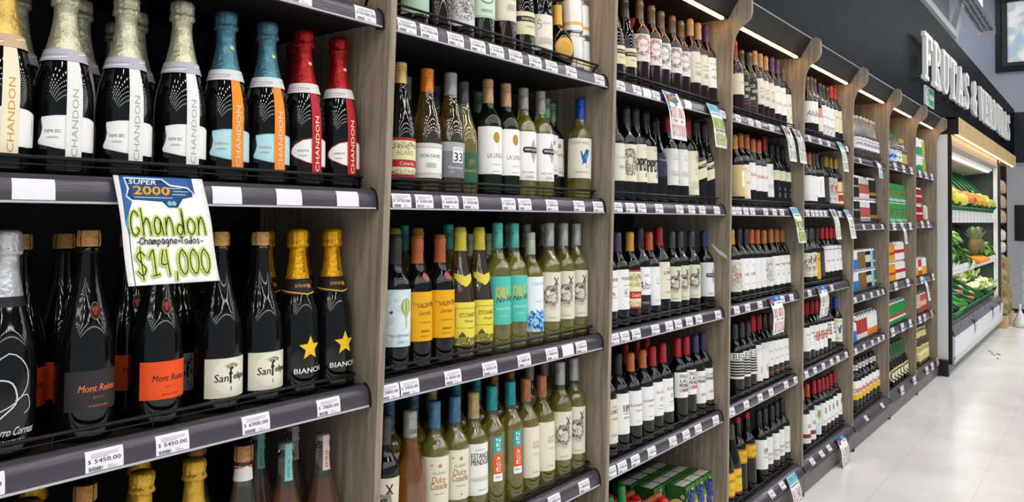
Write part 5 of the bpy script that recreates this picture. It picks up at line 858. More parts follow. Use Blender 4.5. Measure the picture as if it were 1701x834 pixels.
# juice style wine cartons on the third bay's bottom shelf
def grape_carton():
    w, dd, h = .077, .082, .195; A = Art()
    m_ = MB(); m_.box(-w/2, w/2, 0, dd, 0, h, mat('grape_carton_green', '#2c5a24', .4, noise=.3, nscale=30)); body = m_.mesh('carton_body')
    A.rect(-w/2, 0, w/2, .125, '#d9c65a'); A.rect(-w/2, .155, w/2, h, '#3f7a34')
    A.rect(-w/2, .125, w/2, .155, '#8fa04a')
    rn = random.Random(3)
    for k in range(120):
        t = rn.random()**1.2; A.ell((rn.random()-.5)*.068*(1-t*.7)+.001, .172-t*.112, .0066, .0074, rn.choice(['#31407e', '#3f52a0', '#26336a', '#4a5cae']), 8)
    for k in range(26): t = rn.random(); A.ell((rn.random()-.5)*.046*(1-t*.7)+.002, .170-t*.1, .0014, .0018, '#a9b6e6', 6)
    A.ell(.0, .184, .010, .004, '#c9b83a', 8)
    front = A.mesh('printed_front', lambda u, v, q: (u, -.0004-q, v), 1, .00006)
    B = Art(); B.rect(0, 0, dd, .125, '#d9c65a'); B.poly([(0, .125), (dd, .125), (dd*.8, .142), (dd*.55, .148), (dd*.3, .142)], '#d9c65a'); B.text('UVITA', dd*.55, .113, .020, .064, '#4a2420', .02); B.rect(.004, .096, dd-.004, .0975, '#8a7a2a'); B.ell(dd*.82, .157, .0075, .0075, '#e4e4dc'); B.ell(dd*.82, .157, .0045, .0045, '#6a8a5a'); B.blot(dd*.45, .172, .03, .016, 60, '#3f7a34', 5, .3, .002)
    side = B.mesh('printed_side', lambda u, v, q: (-w/2-.0004-q, dd-u, v), 1, .0001)
    t_ = MB(); t_.box(-w/2+.003, w/2-.003, .012, .05, h, h+.0015, mat('carton_top_patch', '#c9c9c4', .5, noise=.35, nscale=260)); t_.box(-w/2+.002, w/2-.002, .058, .064, h, h+.004, mat('grape_carton_seam', '#3a6a34', .5)); top = t_.mesh('top_seal')
    return [('carton_body', body), ('printed_front', front), ('printed_side', side), ('top_seal', top)]
gc = grape_carton(); spots = []
for j, (y, xs) in enumerate([(.052, (1.674, 1.756, 1.838)), (.142, (1.586, 1.668, 1.750, 1.832)), (.232, (1.574, 1.660, 1.745, 1.830))]):
    for i, x in enumerate(xs):
        r = empty('wine_carton', (x, y, .150-(y-.03)*TT), f'green grape carton, {ORD[i]} in the {["front", "middle", "rear"][j]} row on the bottom shelf', 'carton', 'grape cartons'); r.rotation_euler = (-TILT, 0, 0)
        bd = None
        for nm, me in gc:
            o = link(nm, me, bd or r); bd = bd or o
def red_carton():
    w, dd, h = .088, .088, .165; rm = mat('red_carton_card', '#a8241c', .35); om = mat('red_carton_flap', '#b0603c', .45, noise=.2); m_ = MB()
    m_.box(-w/2, w/2, 0, dd, 0, h, rm); m_.add([(-w/2, 0, h), (w/2, 0, h), (w/2, dd*.6, h+.022), (-w/2, dd*.6, h+.022), (-w/2, dd, h), (w/2, dd, h)], [(0,1,2,3), (3,2,5,4), (0,3,4), (1,5,2)], rm)
    f_ = MB(); f_.box(-w/2, w/2, dd*.55, dd*.66, h+.018, h+.034, om); a = m_.mesh('carton_body'); b_ = f_.mesh('top_flap')
    c_ = MB(); c_.lathe([(.019, 0), (.019, .006), (.0175, .007), (.0175, .018), (.015, .0205)], mat('red_screw_cap', '#c8281c', .3), 20, 0, dd*.27, h+.008); cc = sharpen(c_.mesh('screw_cap'))
    r_ = MB(); pts = [(.0195*math.cos(q*.314), dd*.27+.0195*math.sin(q*.314), h+.013) for q in range(21)]; r_.tube(pts, .0014, WHITE, 5)
    A = Art(); A.rect(-w/2+.006, .02, w/2-.006, .12, '#d8c9b0'); A.text('TINTO', 0, .09, .02, .06, '#8e1c18', .02); fr = A.mesh('printed_front', lambda u, v, q: (u, -.0004-q, v), 1, .0003)
    return [('carton_body', a), ('top_flap', b_), ('screw_cap', cc), ('cap_ring', r_.mesh('cap_ring')), ('printed_front', fr)]
rc = red_carton()
for j, (y, xs) in enumerate([(.050, (1.30, 1.392, 1.484)), (.142, (1.26, 1.352, 1.444)), (.234, (1.22, 1.312, 1.404))]):
    for i, x in enumerate(xs):
        r = empty('wine_carton', (x, y, .151-(y-.03)*TT), f'red carton with red screw cap, {ORD[i]} in the {["front", "middle", "rear"][j]} row, third bay', 'carton', 'red wine cartons'); r.rotation_euler = (-TILT, 0, 0)
        bd = cp = None
        for nm, me in rc:
            o = link(nm, me, {'printed_front': bd, 'cap_ring': cp}.get(nm) or r)
            if nm == 'carton_body': bd = o
            if nm == 'screw_cap': cp = o
T('greencap', 'tall green capped bottle beside the red cartons', 'bord', .315, 'green', ('cap', '#1f7a3c', .72), [(.14, .56, 84, '#d9d4c0', fine(.6, 4))])
place('greencap', 1.185, .075, .148, .315, 1, 'tall green capped bottle standing beside the red cartons')
place('greencap', 1.105, .075, .148, .300, 1, 'shorter green capped bottle, partly behind the oak upright of the third bay')

# ------------------------------------------------------------------ price tags
PR = {'A0': ['9800.00', '10100.00'], 'A1': [None]*4, 'A2': ['5450.00', '5450.00', '5450.00', '6900.00', '7800.00'], 'B0': ['15500.00', '11900.00', '8100.00', '6400.00', '4150.00', '12000.00', '9300.00', '4150.00', '4500.00', '5400.00'],
 'B1': ['5750.00', '5500.00', '6600.00', '6900.00', '7650.00', '7650.00', '4800.00', '3700.00', '3200.00'], 'B2': ['2800.00', '2950.00', '4500.00', '4050.00', '3800.00', '4400.00', None, '4600.00'], 'B3': ['4000.00', '4000.00']}
TG = {'A0': [-0.241, -0.072], 'A1': [-0.691, -0.377, -0.245, -0.101], 'A2': [-0.735, -0.568, -0.457, -0.297, -0.13], 'B0': [0.051, 0.123, 0.215, 0.298, 0.373, 0.454, 0.542, 0.621, 0.722, 0.881], 'B1': [0.053, 0.125, 0.213, 0.288, 0.44, 0.511, 0.639, 0.78, 0.888], 'B2': [0.036, 0.098, 0.242, 0.381, 0.526, 0.656, 0.737, 0.809], 'B3': [0.685, 0.841], 'C0': [1.011, 1.122, 1.192, 1.259, 1.516, 1.847], 'C1': [1.007, 1.089, 1.168, 1.295, 1.457, 1.56, 1.655, 1.797], 'C2': [1.003, 1.069, 1.145, 1.282, 1.388, 1.461, 1.553, 1.638, 1.821], 'C3': [1.0, 1.068, 1.154, 1.27, 1.431, 1.54, 1.645, 1.81], 'D0': [2.008, 2.154, 2.25, 2.418], 'D1': [1.965, 2.029, 2.108, 2.186, 2.351, 2.468, 2.573], 'D2': [2.017, 2.14, 2.289, 2.59, 2.723], 'D3': [1.976, 2.136, 2.303, 2.442, 2.651, 2.795], 'D4': [2.39, 2.533], 'E0': [2.994, 3.185, 3.344, 3.727], 'E1': [2.97, 3.057, 3.131, 3.208, 3.286, 3.575], 'E2': [3.012, 3.42], 'E3': [2.969, 3.113, 3.265, 3.421, 3.547, 3.726], 'E4': [2.987, 3.152, 3.288], 'F0': [4.038], 'F1': [4.131, 4.385, 4.643], 'F2': [3.929, 4.134, 4.338, 4.521, 4.661], 'F3': [3.946, 4.151, 4.364, 4.539, 4.679], 'F4': [4.094, 4.523]}
_TM = {}
def tag_mesh(price, base):
    if (price, base) in _TM: return _TM[price, base]
    A = Art(); w, h = .029, .0335
    A.rect(-w, 0, w, h, '#e6e4ea')
    if price:
        A.text('$', -w+.006, .0165, .0075, .0042, '#2a2a30', .01); A.text(price, .0045, .0165, .0068, .040 if len(price) < 8 else .044, '#24242a', .022)
        for k in range(3): A.rect(-w*.7, .0275-k*.0026, w*.75-(k == 2)*.015, .0283-k*.0026, '#9c98a4')
        x = -w+.005; rn = random.Random(price)
        while x < -.004: q = rn.uniform(.0005, .0014); A.rect(x, .0015, x+q, .0078, '#55525c'); x += q+rn.uniform(.0005, .0012)
        A.rect(.004, .006, .012, .0068, '#9c98a4'); A.rect(.004, .003, .018, .0038, '#8c8894')
    if base:     # slanted base rail
        fn = lambda u, v, q: (u, .006-.020*(1-(v/.0335)) - (.0012+q)*.8, .144-.026*(1-v/.0335)+(.0012+q)*.6)
    else: fn = lambda u, v, q: (u, rail_y(.004+v*.92)-.0007-q, .004+v*.92)
    A.t = [(l_, hx_, s_) for l_, hx_, t_ in A.t for s_ in splitv(t_, .006)]
    me = A.mesh('price_tag', fn, 1, .00006); _TM[price, base] = me; return me
rnp = random.Random(11)
for key, xs in TG.items():
    b, s = key[0], int(key[1])
    for i, x in enumerate(xs):
        pr = PR[key][i] if key in PR else f'{rnp.choice([24, 28, 32, 36, 41, 45, 52, 58, 63])}{rnp.choice(["00", "50"])}.00'
        if key in ('C0',) and i in (2, 4): pr = None
        o = link('price_tag', tag_mesh(pr, s == 4), None, (x, 0, ZR[b][s] if s < 4 else 0))
        tag(o, f'{"printed" if pr else "blank"} white price tag, {ORD[i]} along the {SHN[s]} rail of the {BAYN[b]}', 'price tag', 'white price tags on the rails')
# clear plastic label holders of the last two bays
hm = mat('clear_holder', '#d5d2de', .12, trans=.35, ior=1.3)
hp = MB(); hp.add([(-.055, .014, .0), (.055, .014, .0), (.055, .024, .062), (-.055, .024, .062), (-.055, .0165, .0), (.055, .0165, .0), (.055, .0265, .062), (-.055, .0265, .062)], [(0,1,2,3), (7,6,5,4), (0,4,5,1), (2,6,7,3), (1,5,6,2), (0,3,7,4)], hm); hpm = hp.mesh('plastic_holder')
A = Art(); A.rect(-.045, .006, .045, .056, '#e2e0e8'); A.text('$ 2100', 0, .024, .014, .066, '#5a5866', .02); A.rect(-.036, .044, .03, .048, '#a8a4b4'); cardm = A.mesh('paper_card', lambda u, v, q: (u, .0125+v*.161-q, v), 1, .0006)
A = Art(); A.rect(-.045, .006, .045, .056, '#c8645c'); A.text('$ 1450', 0, .03, .018, .066, '#f0e6e2', .02); cardr = A.mesh('paper_card', lambda u, v, q: (u, .0125+v*.161-q, v), 1, .0006)
HG = {'G0': [5.02, 5.311, 5.60], 'G1': [4.98, 5.245, 5.554], 'G2': [5.038, 5.46], 'G3': [4.939, 5.262, 5.548], 'G4': [5.096, 5.544], 'H0': [5.945, 6.207, 6.488], 'H1': [6.042, 6.311], 'H2': [6.011, 6.531], 'H3': [5.931, 6.137, 6.467], 'H4': [6.053, 6.293, 6.550]}
for key, xs in HG.items():
    b, s = key[0], int(key[1])
    for i, x in enumerate(xs):
        red = key in ('H3', 'H4') and i == 2
        r = empty('price_holder', (x, -.004 if s < 4 else -.034, ZR[b][s]-.004), f'clear price holder with {"red" if red else "white"} card, {ORD[i]} along the {SHN[s]} of the {BAYN[b]}', 'price holder', 'clear price holders')
        link('paper_card', cardr if red else cardm, link('plastic_holder', hpm, r))

# ------------------------------------------------------------------ hanging price signs
def sheet(w, h, curl, drop0=.044, twist=0.0, base=False):
    """paper hung over the rail lip: v runs down from the rail top, bulging out and then falling back or forward"""
    def fn(u, v, q):
        t = (h-v)/h; y = .024 - .030*math.sin(min(1, t*1.8)*1.57) - curl*t*t - twist*(u/w)*t; z = drop0 - t*h
        return (u, y-.0008-q, z)
    return fn
def sign_art(w, h, style, ink1, word, mid, price, hl=None, pen=.0016):
    A = Art(); A.rect(-w/2, 0, w/2, h, '#e8e8e4')
    if style == 'super':
        A.rect(-w/2+.008, h*.84, w/2-.02, h, '#2a5a94'); A.poly([(-w/2+.008, h*.86), (-w/2+.03, h*.86), (-w/2+.006, h*.55)], '#2d5f9c'); A.poly([(-w/2+.006, h*.55), (-w/2+.014, h*.66), (-w/2+.010, h*.44)], '#4aa6c8')
        A.poly([(-.40*w,h*.985),(.02*w,h*.985),(.10*w,h*.93),(.30*w,h*.91),(.36*w,h*.85),(.34*w,h*.80),(.22*w,h*.775),(.14*w,h*.69),(.02*w,h*.69),(-.04*w,h*.745),(-.36*w,h*.76),(-.41*w,h*.80),(-.38*w,h*.88)], '#e9eef2')
        A.poly([(-.385*w,h*.972),(.01*w,h*.972),(.09*w,h*.915),(.29*w,h*.895),(.342*w,h*.85),(.33*w,h*.815),(.21*w,h*.79),(.13*w,h*.705),(.03*w,h*.705),(-.03*w,h*.76),(-.35*w,h*.775),(-.395*w,h*.81),(-.36*w,h*.88)], '#1d4272')
        A.text('SUPER', -.20*w, h*.945, h*.045, w*.30, '#eef2f4', .03, .3); A.text('2000', -.12*w, h*.865, h*.085, w*.40, '#e08a1a', .05, .15); A.text('2000', -.12*w, h*.868, h*.075, w*.385, '#e9a92e', .0, .15)
        for a, b_, v in ((.06, .22, .89), (.12, .30, .86), (.10, .26, .83), (-.33, .10, .795)): A.rect(a*w, h*v, b_*w, h*(v+.008), '#9fd0de')
        A.ell(.05*w, h*.745, .004*w/.15, .004*w/.15, '#7fc0d0'); A.ell(.10*w, h*.745, .004*w/.15, .004*w/.15, '#7fc0d0')
        A.rect(-w/2+.010, 0, -w/2+.0112, h*.56, '#3a4a78')
    elif style == 'teal':
        A.rect(-w/2, h*.80, w/2, h, '#8cc9d6'); A.text('OFERTA', -.03*w, h*.90, h*.13, w*.80, '#2a7a90', .02, .1); A.rect(-.40*w, h*.755, .40*w, h*.775, '#3a4a6a'); A.poly([(.40*w, h), (.46*w, h), (.43*w, h*.85)], '#1d3050')
    else:
        A.rect(-w/2, h*.86, w/2, h, '#2c4a9c'); A.ell(-.32*w, h*.86, .15*w, h*.10, '#2a4088'); A.ell(-.32*w, h*.86, .10*w, h*.06, '#d0603a'); A.rect(.02*w, h*.88, .36*w, h*.97, '#4aa8d6'); A.rect(.06*w, h*.80, .40*w, h*.82, '#2a3a6a'); A.rect(-w/2, h*.05, w/2*.92, h*.062, '#39405e'); A.poly([(w/2*.92, h*.05), (w/2*.92, h*.08), (w/2*.99, h*.16), (w/2*.99, h*.13)], '#39405e')
    n1 = len(word); n2 = len(price)
    A.hand(word, -.42*w, h*.45, h*.22, .86*w/n1, pen, ink1, hl, pen*4)
    if mid: A.hand(mid, -.36*w, h*.365, h*.060, .66*w/max(len(mid)*.85, 1), pen*.75, '#2a2a30')
    A.hand(price, -.40*w, h*.08, h*.23, .88*w/n2, pen, ink1 if ink1 != K else '#23241f', hl, pen*4)
    return A
SG = [  # bay, shelf, x, width, height, style, ink, word, mid, price, highlighter, curl, description
 ('A',1,-.502,.152,.170,'super',K,'Chandon','-Champagne=Todos-','$14,000','#c9dc6a',.040,'large handwritten sign priced 14,000 hanging below the sparkling bottles'),
 ('C',0,1.365,.125,.175,'super','#c43a5c','RUTINI','-los que-','$11000',None,.012,'hanging sign with pink lettering over the black lettered bottles'),
 ('C',0,1.735,.110,.175,'teal','#7a9a3a','NORTON','Varietales','$7500','#dfe6b0',.014,'teal headed sign with green lettering at the third bay top rail'),
 ('D',0,2.610,.105,.175,'super','#8aa07a','ALTOS','Malbec','$9000',None,.014,'first of two adjoining navy headed signs on the fourth bay top rail'),
 ('D',0,2.768,.105,.175,'super','#8a9a94','BLEND','Todos','$9500',None,.014,'second of two adjoining navy headed signs beside the oak upright'),
 ('D',1,2.742,.115,.175,'teal','#7a8a5a','Norton','todos los','$5500','#cfe08a',.020,'teal headed sign with green highlight on the fourth bay second rail'),
 ('D',2,2.465,.150,.170,'blue','#c43a5c','DOS VOTO','varios','$4200',None,-.004,'blue headed sign with pink lettering below the fourth bay third shelf'),
 ('D',4,2.640,.125,.185,'teal','#b03a5a','BLEND','varios','$2700',None,.020,'teal headed sign with pink lettering above the floor, fourth bay'),
 ('E',0,3.557,.105,.175,'teal','#7a9a7a','ALTOS','Malbec','$8000',None,.014,'teal headed sign hanging from the fifth bay top rail'),
 ('E',1,3.415,.100,.170,'super','#8a9a94','SOL','los 6','$5100',None,.012,'navy headed narrow sign on the fifth bay second rail'),
 ('E',1,3.712,.115,.170,'teal','#9aa88a','LOMA','todos','$4100',None,.018,'pale teal headed sign at the end of the fifth bay second rail'),
 ('E',2,3.203,.150,.165,'blue','#5a5a62','VARIOS','Malbec','$3900',None,-.012,'blue headed grey lettered sign below the fifth bay third shelf'),
 ('E',4,3.480,.150,.150,'blue','#5a5a6a','Vinos','todos','$2500',None,.010,'blue headed sign hanging over the fifth bay kick plate'),
 ('F',0,4.450,.110,.120,'blue','#5a6a7a','Soda','lata','$1500',None,.006,'small blue headed sign under the clear drink bottles'),
 ('G',1,5.245,.100,.150,'teal','#7a8a9a','Lata','todos','$1800',None,.010,'small pale sign hanging below the green beer cartons'),
 ('H',2,6.115,.095,.190,'teal','#8a94a0','Lata','todos','$1300',None,.020,'narrow sign hanging over the beige cans, last shelving bay'),
]
for b, s, x, w, h, st, inkc, word, mid, price, hl, curl, desc in SG:
    A = sign_art(w, h, st, inkc, word, mid, price, hl, .0017 if b == 'A' else .0022)
    A.t = [(l_, hx_, s_) for l_, hx_, t_ in A.t for s_ in splitv(t_, .012)]
    me = A.mesh('price_sign', sheet(w, h, curl, .046), .02, .00004 if b == 'A' else .00012, .5)
    o = link('price_sign', me, None, (x, -.001, ZR[b][s] if s < 4 else .108)); 
    if s == 4: o.location.y = -.030
    md = o.modifiers.new('paper', 'SOLIDIFY'); md.thickness = .0004; md.offset = -1
    tag(o, desc, 'price sign')
# clear wobbler on the third bay's third shelf
wb_ = empty('shelf_wobbler', (1.876, .012, 1.212), 'clear plastic shelf wobbler in front of the navy capped bottle', 'wobbler')
cl = mat('clear_plastic', '#e6e6e6', .12, trans=.6, ior=1.2)
m_ = MB(); m_.add([(.005, 0, .008), (.005, 0, -.008), (-.05, -.012, .004), (-.05, -.012, .018), (-.10, -.016, .02), (-.10, -.016, .032), (.005, .001, .008), (.005, .001, -.008), (-.05, -.011, .004), (-.05, -.011, .018), (-.10, -.015, .02), (-.10, -.015, .032)], [(0,1,2,3), (3,2,4,5), (9,8,7,6), (11,10,8,9), (0,3,9,6), (3,5,11,9), (1,7,8,2), (2,8,10,4)], cl); m_.build('stem', wb_)
m_ = MB(); m_.lathe([(.034, 0), (.0355, .001), (.034, .002)], cl, 24); o = m_.build('disc', wb_, (-.125, -.016, .032)); o.rotation_euler = (.75, .25, 0)

# ------------------------------------------------------------------ raised letters and exit sign on the dark fascia
sg = empty('lettering_sign', (5.74, 0, 2.52), 'raised white slab letters spelling fruit and vegetables on the dark fascia', 'sign')
LW = mat('letter_white', '#e8e8e9', .35)
LETT = {  # stems and bars in a unit box: (x0, z0, x1, z1) boxes, 'd' diagonals, 'c' curves
 'F': [('b',.14,0,.34,1),('b',.0,0,.50,.08),('b',.0,.91,.95,1),('b',.80,.72,.95,1),('b',.3,.46,.75,.56),('b',.62,.38,.75,.64)],
 'R': [('b',.12,0,.30,1),('b',0,0,.48,.09),('b',0,.91,.5,1),('c',.38,.73,.48,.27,-90,90),('d',.52,.46,.80,.0,.22),('b',.70,0,1,.09)],
 'U': [('b',.08,.25,.27,1),('b',0,.91,.44,1),('b',.73,.25,.90,1),('b',.58,.91,1,1),('c',.49,.28,.41,.28,180,360)],
 'T': [('b',.40,0,.60,1),('b',.24,0,.76,.09),('b',0,.9,1,1),('b',0,.72,.12,1),('b',.88,.72,1,1)],
 'A': [('d',.16,0,.46,1,.14),('d',.80,0,.54,1,.24),('b',0,0,.34,.09),('b',.6,0,1,.09),('b',.26,.28,.74,.38)],
 'S': [('c',.5,.74,.40,.26,30,270),('c',.5,.26,.42,.26,-150,90),('b',.80,.70,.93,.96),('b',.07,.04,.20,.30)],
 '&': [('c',.5,.76,.30,.24,0,360),('c',.45,.28,.42,.28,0,360),('d',.35,.60,.92,.0,.20),('b',.72,.36,1,.45)],
 'V': [('d',.18,1,.46,0,.24),('d',.82,1,.54,0,.14),('b',0,.91,.40,1),('b',.64,.91,1,1)],
 'E': [('b',.14,0,.33,1),('b',0,0,.95,.09),('b',0,.91,.95,1),('b',.82,.72,.95,1),('b',.82,0,.95,.28),('b',.3,.45,.72,.55),('b',.60,.36,.72,.64)],
 'D': [('b',.14,0,.33,1),('b',0,0,.5,.09),('b',0,.91,.5,1),('c',.40,.5,.54,.5,-90,90)],
}
def letter_mesh(ch, w, h, dp):
    m_ = MB()
    for oi, o in enumerate(LETT[ch]):
        dpi = dp - .0012*oi
        def slab(poly, dp=dpi):
            n = len(poly)
            ar = sum(poly[i][0]*poly[(i+1)%n][1]-poly[(i+1)%n][0]*poly[i][1] for i in range(n))
            if ar < 0: poly = poly[::-1]
            vs_ = [(x, -.0006*oi, z) for x, z in poly] + [(x, -dp, z) for x, z in poly]
            fs = [tuple(range(n, 2*n)), tuple(range(n))[::-1]] + [((i+1) % n, i, n+i, n+(i+1) % n) for i in range(n)]
            m_.add(vs_, fs, LW)
        e_ = .0009*oi
        if o[0] == 'b': slab([(o[1]*w-e_, o[2]*h-e_), (o[3]*w+e_, o[2]*h-e_), (o[3]*w+e_, o[4]*h+e_), (o[1]*w-e_, o[4]*h+e_)])
        elif o[0] == 'd': t = o[5]/2; slab([((o[1]-t)*w, o[2]*h-e_), ((o[1]+t)*w, o[2]*h-e_), ((o[3]+t)*w, o[4]*h+e_), ((o[3]-t)*w, o[4]*h+e_)])
        else:
            _, cx, cz, rx, rz, a0, a1 = o; n = 12; tx, tz = .17, .09
            for i in range(n):
                q = []
                for a, k in ((i, 0), (i+1, 0), (i+1, 1), (i, 1)):
                    an = math.radians(a0+(a1-a0)*a/n); q.append(((cx+(rx-k*tx)*math.cos(an))*w, (cz+(rz-k*tz)*math.sin(an))*h))
                slab(q)
    for px_ in (.3, .7): m_.box(px_*w-.003, px_*w+.003, -.004, .05, .04*h, .06*h, BLACK)
    return m_.mesh('letter')
x = 0; LP = .428; LH = .385
for ch in 'FRUTAS & VERDURAS':
    if ch == ' ': x += LP*.42; continue
    link('letter', letter_mesh(ch, LP*.86, LH, .032), sg, (x, -.030, x*.006)); x += LP
ex = empty('exit_sign', (6.14, .016, 2.36), 'small green and white emergency exit sign under the raised letters', 'sign')
A = Art(); A.rect(0, 0, .30, .22, '#e4eae6'); A.rect(.012, .012, .288, .208, '#2f8f6a'); A.rect(.02, .02, .10, .20, '#dfe9e2'); A.ell(.07, .165, .016, .018, '#2f8f6a'); A.poly([(.04,.03),(.06,.03),(.075,.08),(.09,.04),(.098,.05),(.08,.11),(.085,.14),(.05,.145),(.035,.11),(.045,.105),(.055,.12),(.06,.09)], '#2f8f6a'); A.text('SALIDA', .195, .11, .06, .165, '#eef4f0', .03)
me = A.mesh('sign_face', lambda u, v, q: (u*1.3, -.012-q, v*.75), 9, .0006); 
b_ = MB(); b_.box(0, .39, -.011, .003, 0, .165, WHITE); link('sign_face', me, b_.build('sign_board', ex))

# ------------------------------------------------------------------ vegetable cooler
FX0, FX1 = 6.70, 10.50
fr = empty('vegetable_cooler', (FX0, 0, 0), 'long open refrigerated cooler with white end panel, full of produce', 'cooler')
def P_(name, fn, mt=None):
    m_ = MB(); fn(m_); return m_.build(name, fr)
L = FX1-FX0; CW = mat('cooler_white', '#d9dde2', .35, noise=.03, nscale=4); CG = mat('cooler_grey', '#8e8e94', .3); CI = mat('cooler_inner', '#c9c9c4', .5); CD = mat('cooler_back', '#3c423c', .6)
P_('end_panel', lambda m_: m_.box(0, .03, -.076, .46, .10, 2.15, CW))
P_('front_post', lambda m_: m_.box(0, .035, -.106, -.076, .10, 2.17, BLACK))
def farpost(m_): m_.box(L-.10, L-.02, -.085, -.045, .33, 2.10, WHITE); m_.box(L-.08, L-.02, -.045, .46, .33, 2.10, CD); m_.box(L-.02, L+.06, -.10, .46, .10, 2.17, BLACK)
P_('far_post', farpost)
P_('back_wall', lambda m_: m_.box(.03, L-.02, .42, .46, .10, 2.15, CD))
def base(m_):
    m_.box(-.06, .03, -.085, .3, 0, .14, BLACK); m_.box(.03, L+.04, -.06, .42, 0, .10, BLACK)
    for k in range(4): m_.box(.03, L+.04, -.082+.004*k, -.055, .015+.022*k, .026+.022*k, CG)
P_('base_grille', base)
P_('bumper', lambda m_: m_.prism([(-.06, .10), (-.104, .102), (-.122, .16), (-.128, .30), (-.122, .342), (-.06, .36)], .035, L+.05, CW, True))
P_('bumper_rail', lambda m_: m_.prism([(-.104, .102), (-.118, .104), (-.126, .125), (-.128, .168), (-.118, .17)], .035, L+.05, CI))
P_('price_strip', lambda m_: m_.prism([(-.122, .342), (-.127, .345), (-.094, .428), (-.080, .43), (-.08, .36)], .035, L+.03, mat('cooler_strip', '#4e4854', .2)))
P_('lower_deck', lambda m_: m_.prism([(-.085, .42), (-.085, .40), (.42, .42), (.42, .44)], .035, L-.1, CG))
def rail(z0, z1, name):
    def f_(m_):
        m_.box(.05, L-.12, -.062, -.052, z0, z1, mat('cooler_rail', '#d4d6d8', .3)); 
        for k in range(14): m_.box(.1+k*.26, .118+k*.26, -.070, -.062, z0, z1, WHITE)
        m_.box(.05, L-.12, -.070, -.062, z0+.045, z0+.052, WHITE); m_.box(.05, L-.12, -.055, .42, z0-.002, z0+.012, WHITE)
    P_(name, f_)
rail(1.355, 1.473, 'upper_shelf'); rail(.866, .945, 'middle_shelf')
P_('hood', lambda m_: (m_.prism([(-.09, 2.16), (-.09, 2.06), (.06, 1.98), (.42, 1.94), (.42, 2.16)], .035, L-.10, mat('cooler_hood', '#a8a29c', .5))))
P_('hood_lamp', lambda m_: (m_.box(.1, L-.2, -.015, .015, 1.985, 2.003, mat('cool_lamp', '#f4f7f2', .4, emit=1.6))))
P_('lamp_housing', lambda m_: (m_.box(.1, L-.2, -.045, .045, 2.003, 2.03, WHITE)))
for z in (1.93, 1.30, .82):
    lamp(FX0+1.9, .02, z, 3.4, .04, 4, (1, 1, .96))  # area lamps inside the cooler, below its hood and shelves
for k in range(16):
    A = Art(); A.rect(0, 0, .075 if k % 3 else .11, .05, '#e4e2ea'); A.rect(.01, .014, .055, .026, '#4a4856'); 
    if k % 4 == 1: A.rect(0, .032, .075, .05, '#3a52a8')
    o = link('price_tag', A.mesh('price_tag', lambda u, v, q: (u, -.127+.033*(v+.02)/.083-.0012-q, .347+v+.012), 1, .0006), None, (FX0+.25+k*.215, 0, 0)); tag(o, f'white price card, {ORD[k]} along the strip of the vegetable cooler', 'price tag', 'cooler price cards')
for k, xx in enumerate((1.25, 2.75, 3.5)):
    A = Art(); A.rect(0, 0, .13, .15, '#dcdde2'); A.rect(.0, .11, .13, .15, '#3a52a8'); A.hand('$12', .02, .03, .05, .03, .004, '#5a5a66')
    o = link('price_sign', A.mesh('price_sign', lambda u, v, q: (u, -.133-.004*math.sin(v*20)-q, v), 1, .0006), None, (FX0+xx, 0, .24)); tag(o, f'small white and blue sign, {ORD[k]} hanging from the cooler strip', 'price sign', 'cooler signs')
# wooden header with light strip
hd = empty('wooden_header', (6.72, -.16, 2.155), 'pale slatted wooden header over the vegetable cooler with warm strip light', 'header')
m_ = MB(); m_.box(0, 5.3, 0, .02, 0, .15, PINE); 
for k in range(int(5.3/.13)): m_.box(k*.13, k*.13+.004, -.0008, 0, 0, .15, mat('pine_groove', '#8a7048', .6))
m_.build('front_board', hd)
m_ = MB(); m_.box(-.004, 0, .0, .19, -.01, .15, BLACK); m_.box(-.004, 5.3, .02, .175, .13, .15, BLACK); m_.box(0, 5.3, .02, .17, .0, .012, mat('header_soffit', '#8d8078', .5)); m_.build('soffit', hd)
m_ = MB(); m_.box(-.0, 5.2, .024, .036, -.008, -.001, LED); m_.build('light_strip', hd)

# ------------------------------------------------------------------ produce
GC = mat('crate_green', '#176a3c', .4); LG = mat('crate_bright_green', '#3aa636', .4)
def crate_mesh(w, d, h, mt):
    m_ = MB(); t = .012
    m_.box(0, w, 0, d, 0, t, mt)
    for x0, x1, y0, y1 in ((0, t, 0, d), (w-t, w, 0, d)): m_.box(x0, x1, y0, y1, t, h, mt); m_.box(x0-.006, x1+.006, y0, y1, h-.015, h, mt)
    m_.box(0, w, 0, t, t, h*.75, mt); m_.box(0, w, d-t, d, t, h, mt); m_.box(-.006, w+.006, -.006, t, h*.75-.012, h*.75, mt)
    for k in range(5): m_.box(w*(k+.5)/5-.006, w*(k+.5)/5+.006, -.004, 0, t, h*.75, mt)
    return m_.mesh('produce_crate')
cm1 = crate_mesh(.40, .46, .13, GC); cm2 = crate_mesh(.40, .46, .13, LG); cm3 = crate_mesh(.40, .60, .15, GC)
def ballmesh(nm, r, hx, sq=1.0, bump=.04, n=10):
    m_ = MB(); m_.ball((0, 0, 0), r, r, r*sq, mat('skin_'+nm, hx, .4, noise=.18, nscale=25), n, 7, bump, random.Random(nm)); m_.lathe([(.004, r*sq*.95), (.003, r*sq*1.08)], mat('stalk', '#5a5a2c', .7), 5); return m_.mesh(nm)
PM = {'lemon': ballmesh('lemon', .040, '#dcc92c', 1.15), 'orange': ballmesh('orange', .045, '#e8901c', .95), 'peach': ballmesh('peach', .043, '#cf7a4a', .95), 'tomato': ballmesh('tomato', .043, '#c0402a', .85), 'green_apple': ballmesh('green_apple', .044, '#a9bf4a', .95), 'pear': ballmesh('pear', .042, '#c4c060', 1.25), 'yellow_melon': ballmesh('yellow_melon', .055, '#dfcf4a', 1.1), 'mango': ballmesh('mango', .048, '#c8a03a', .85)}
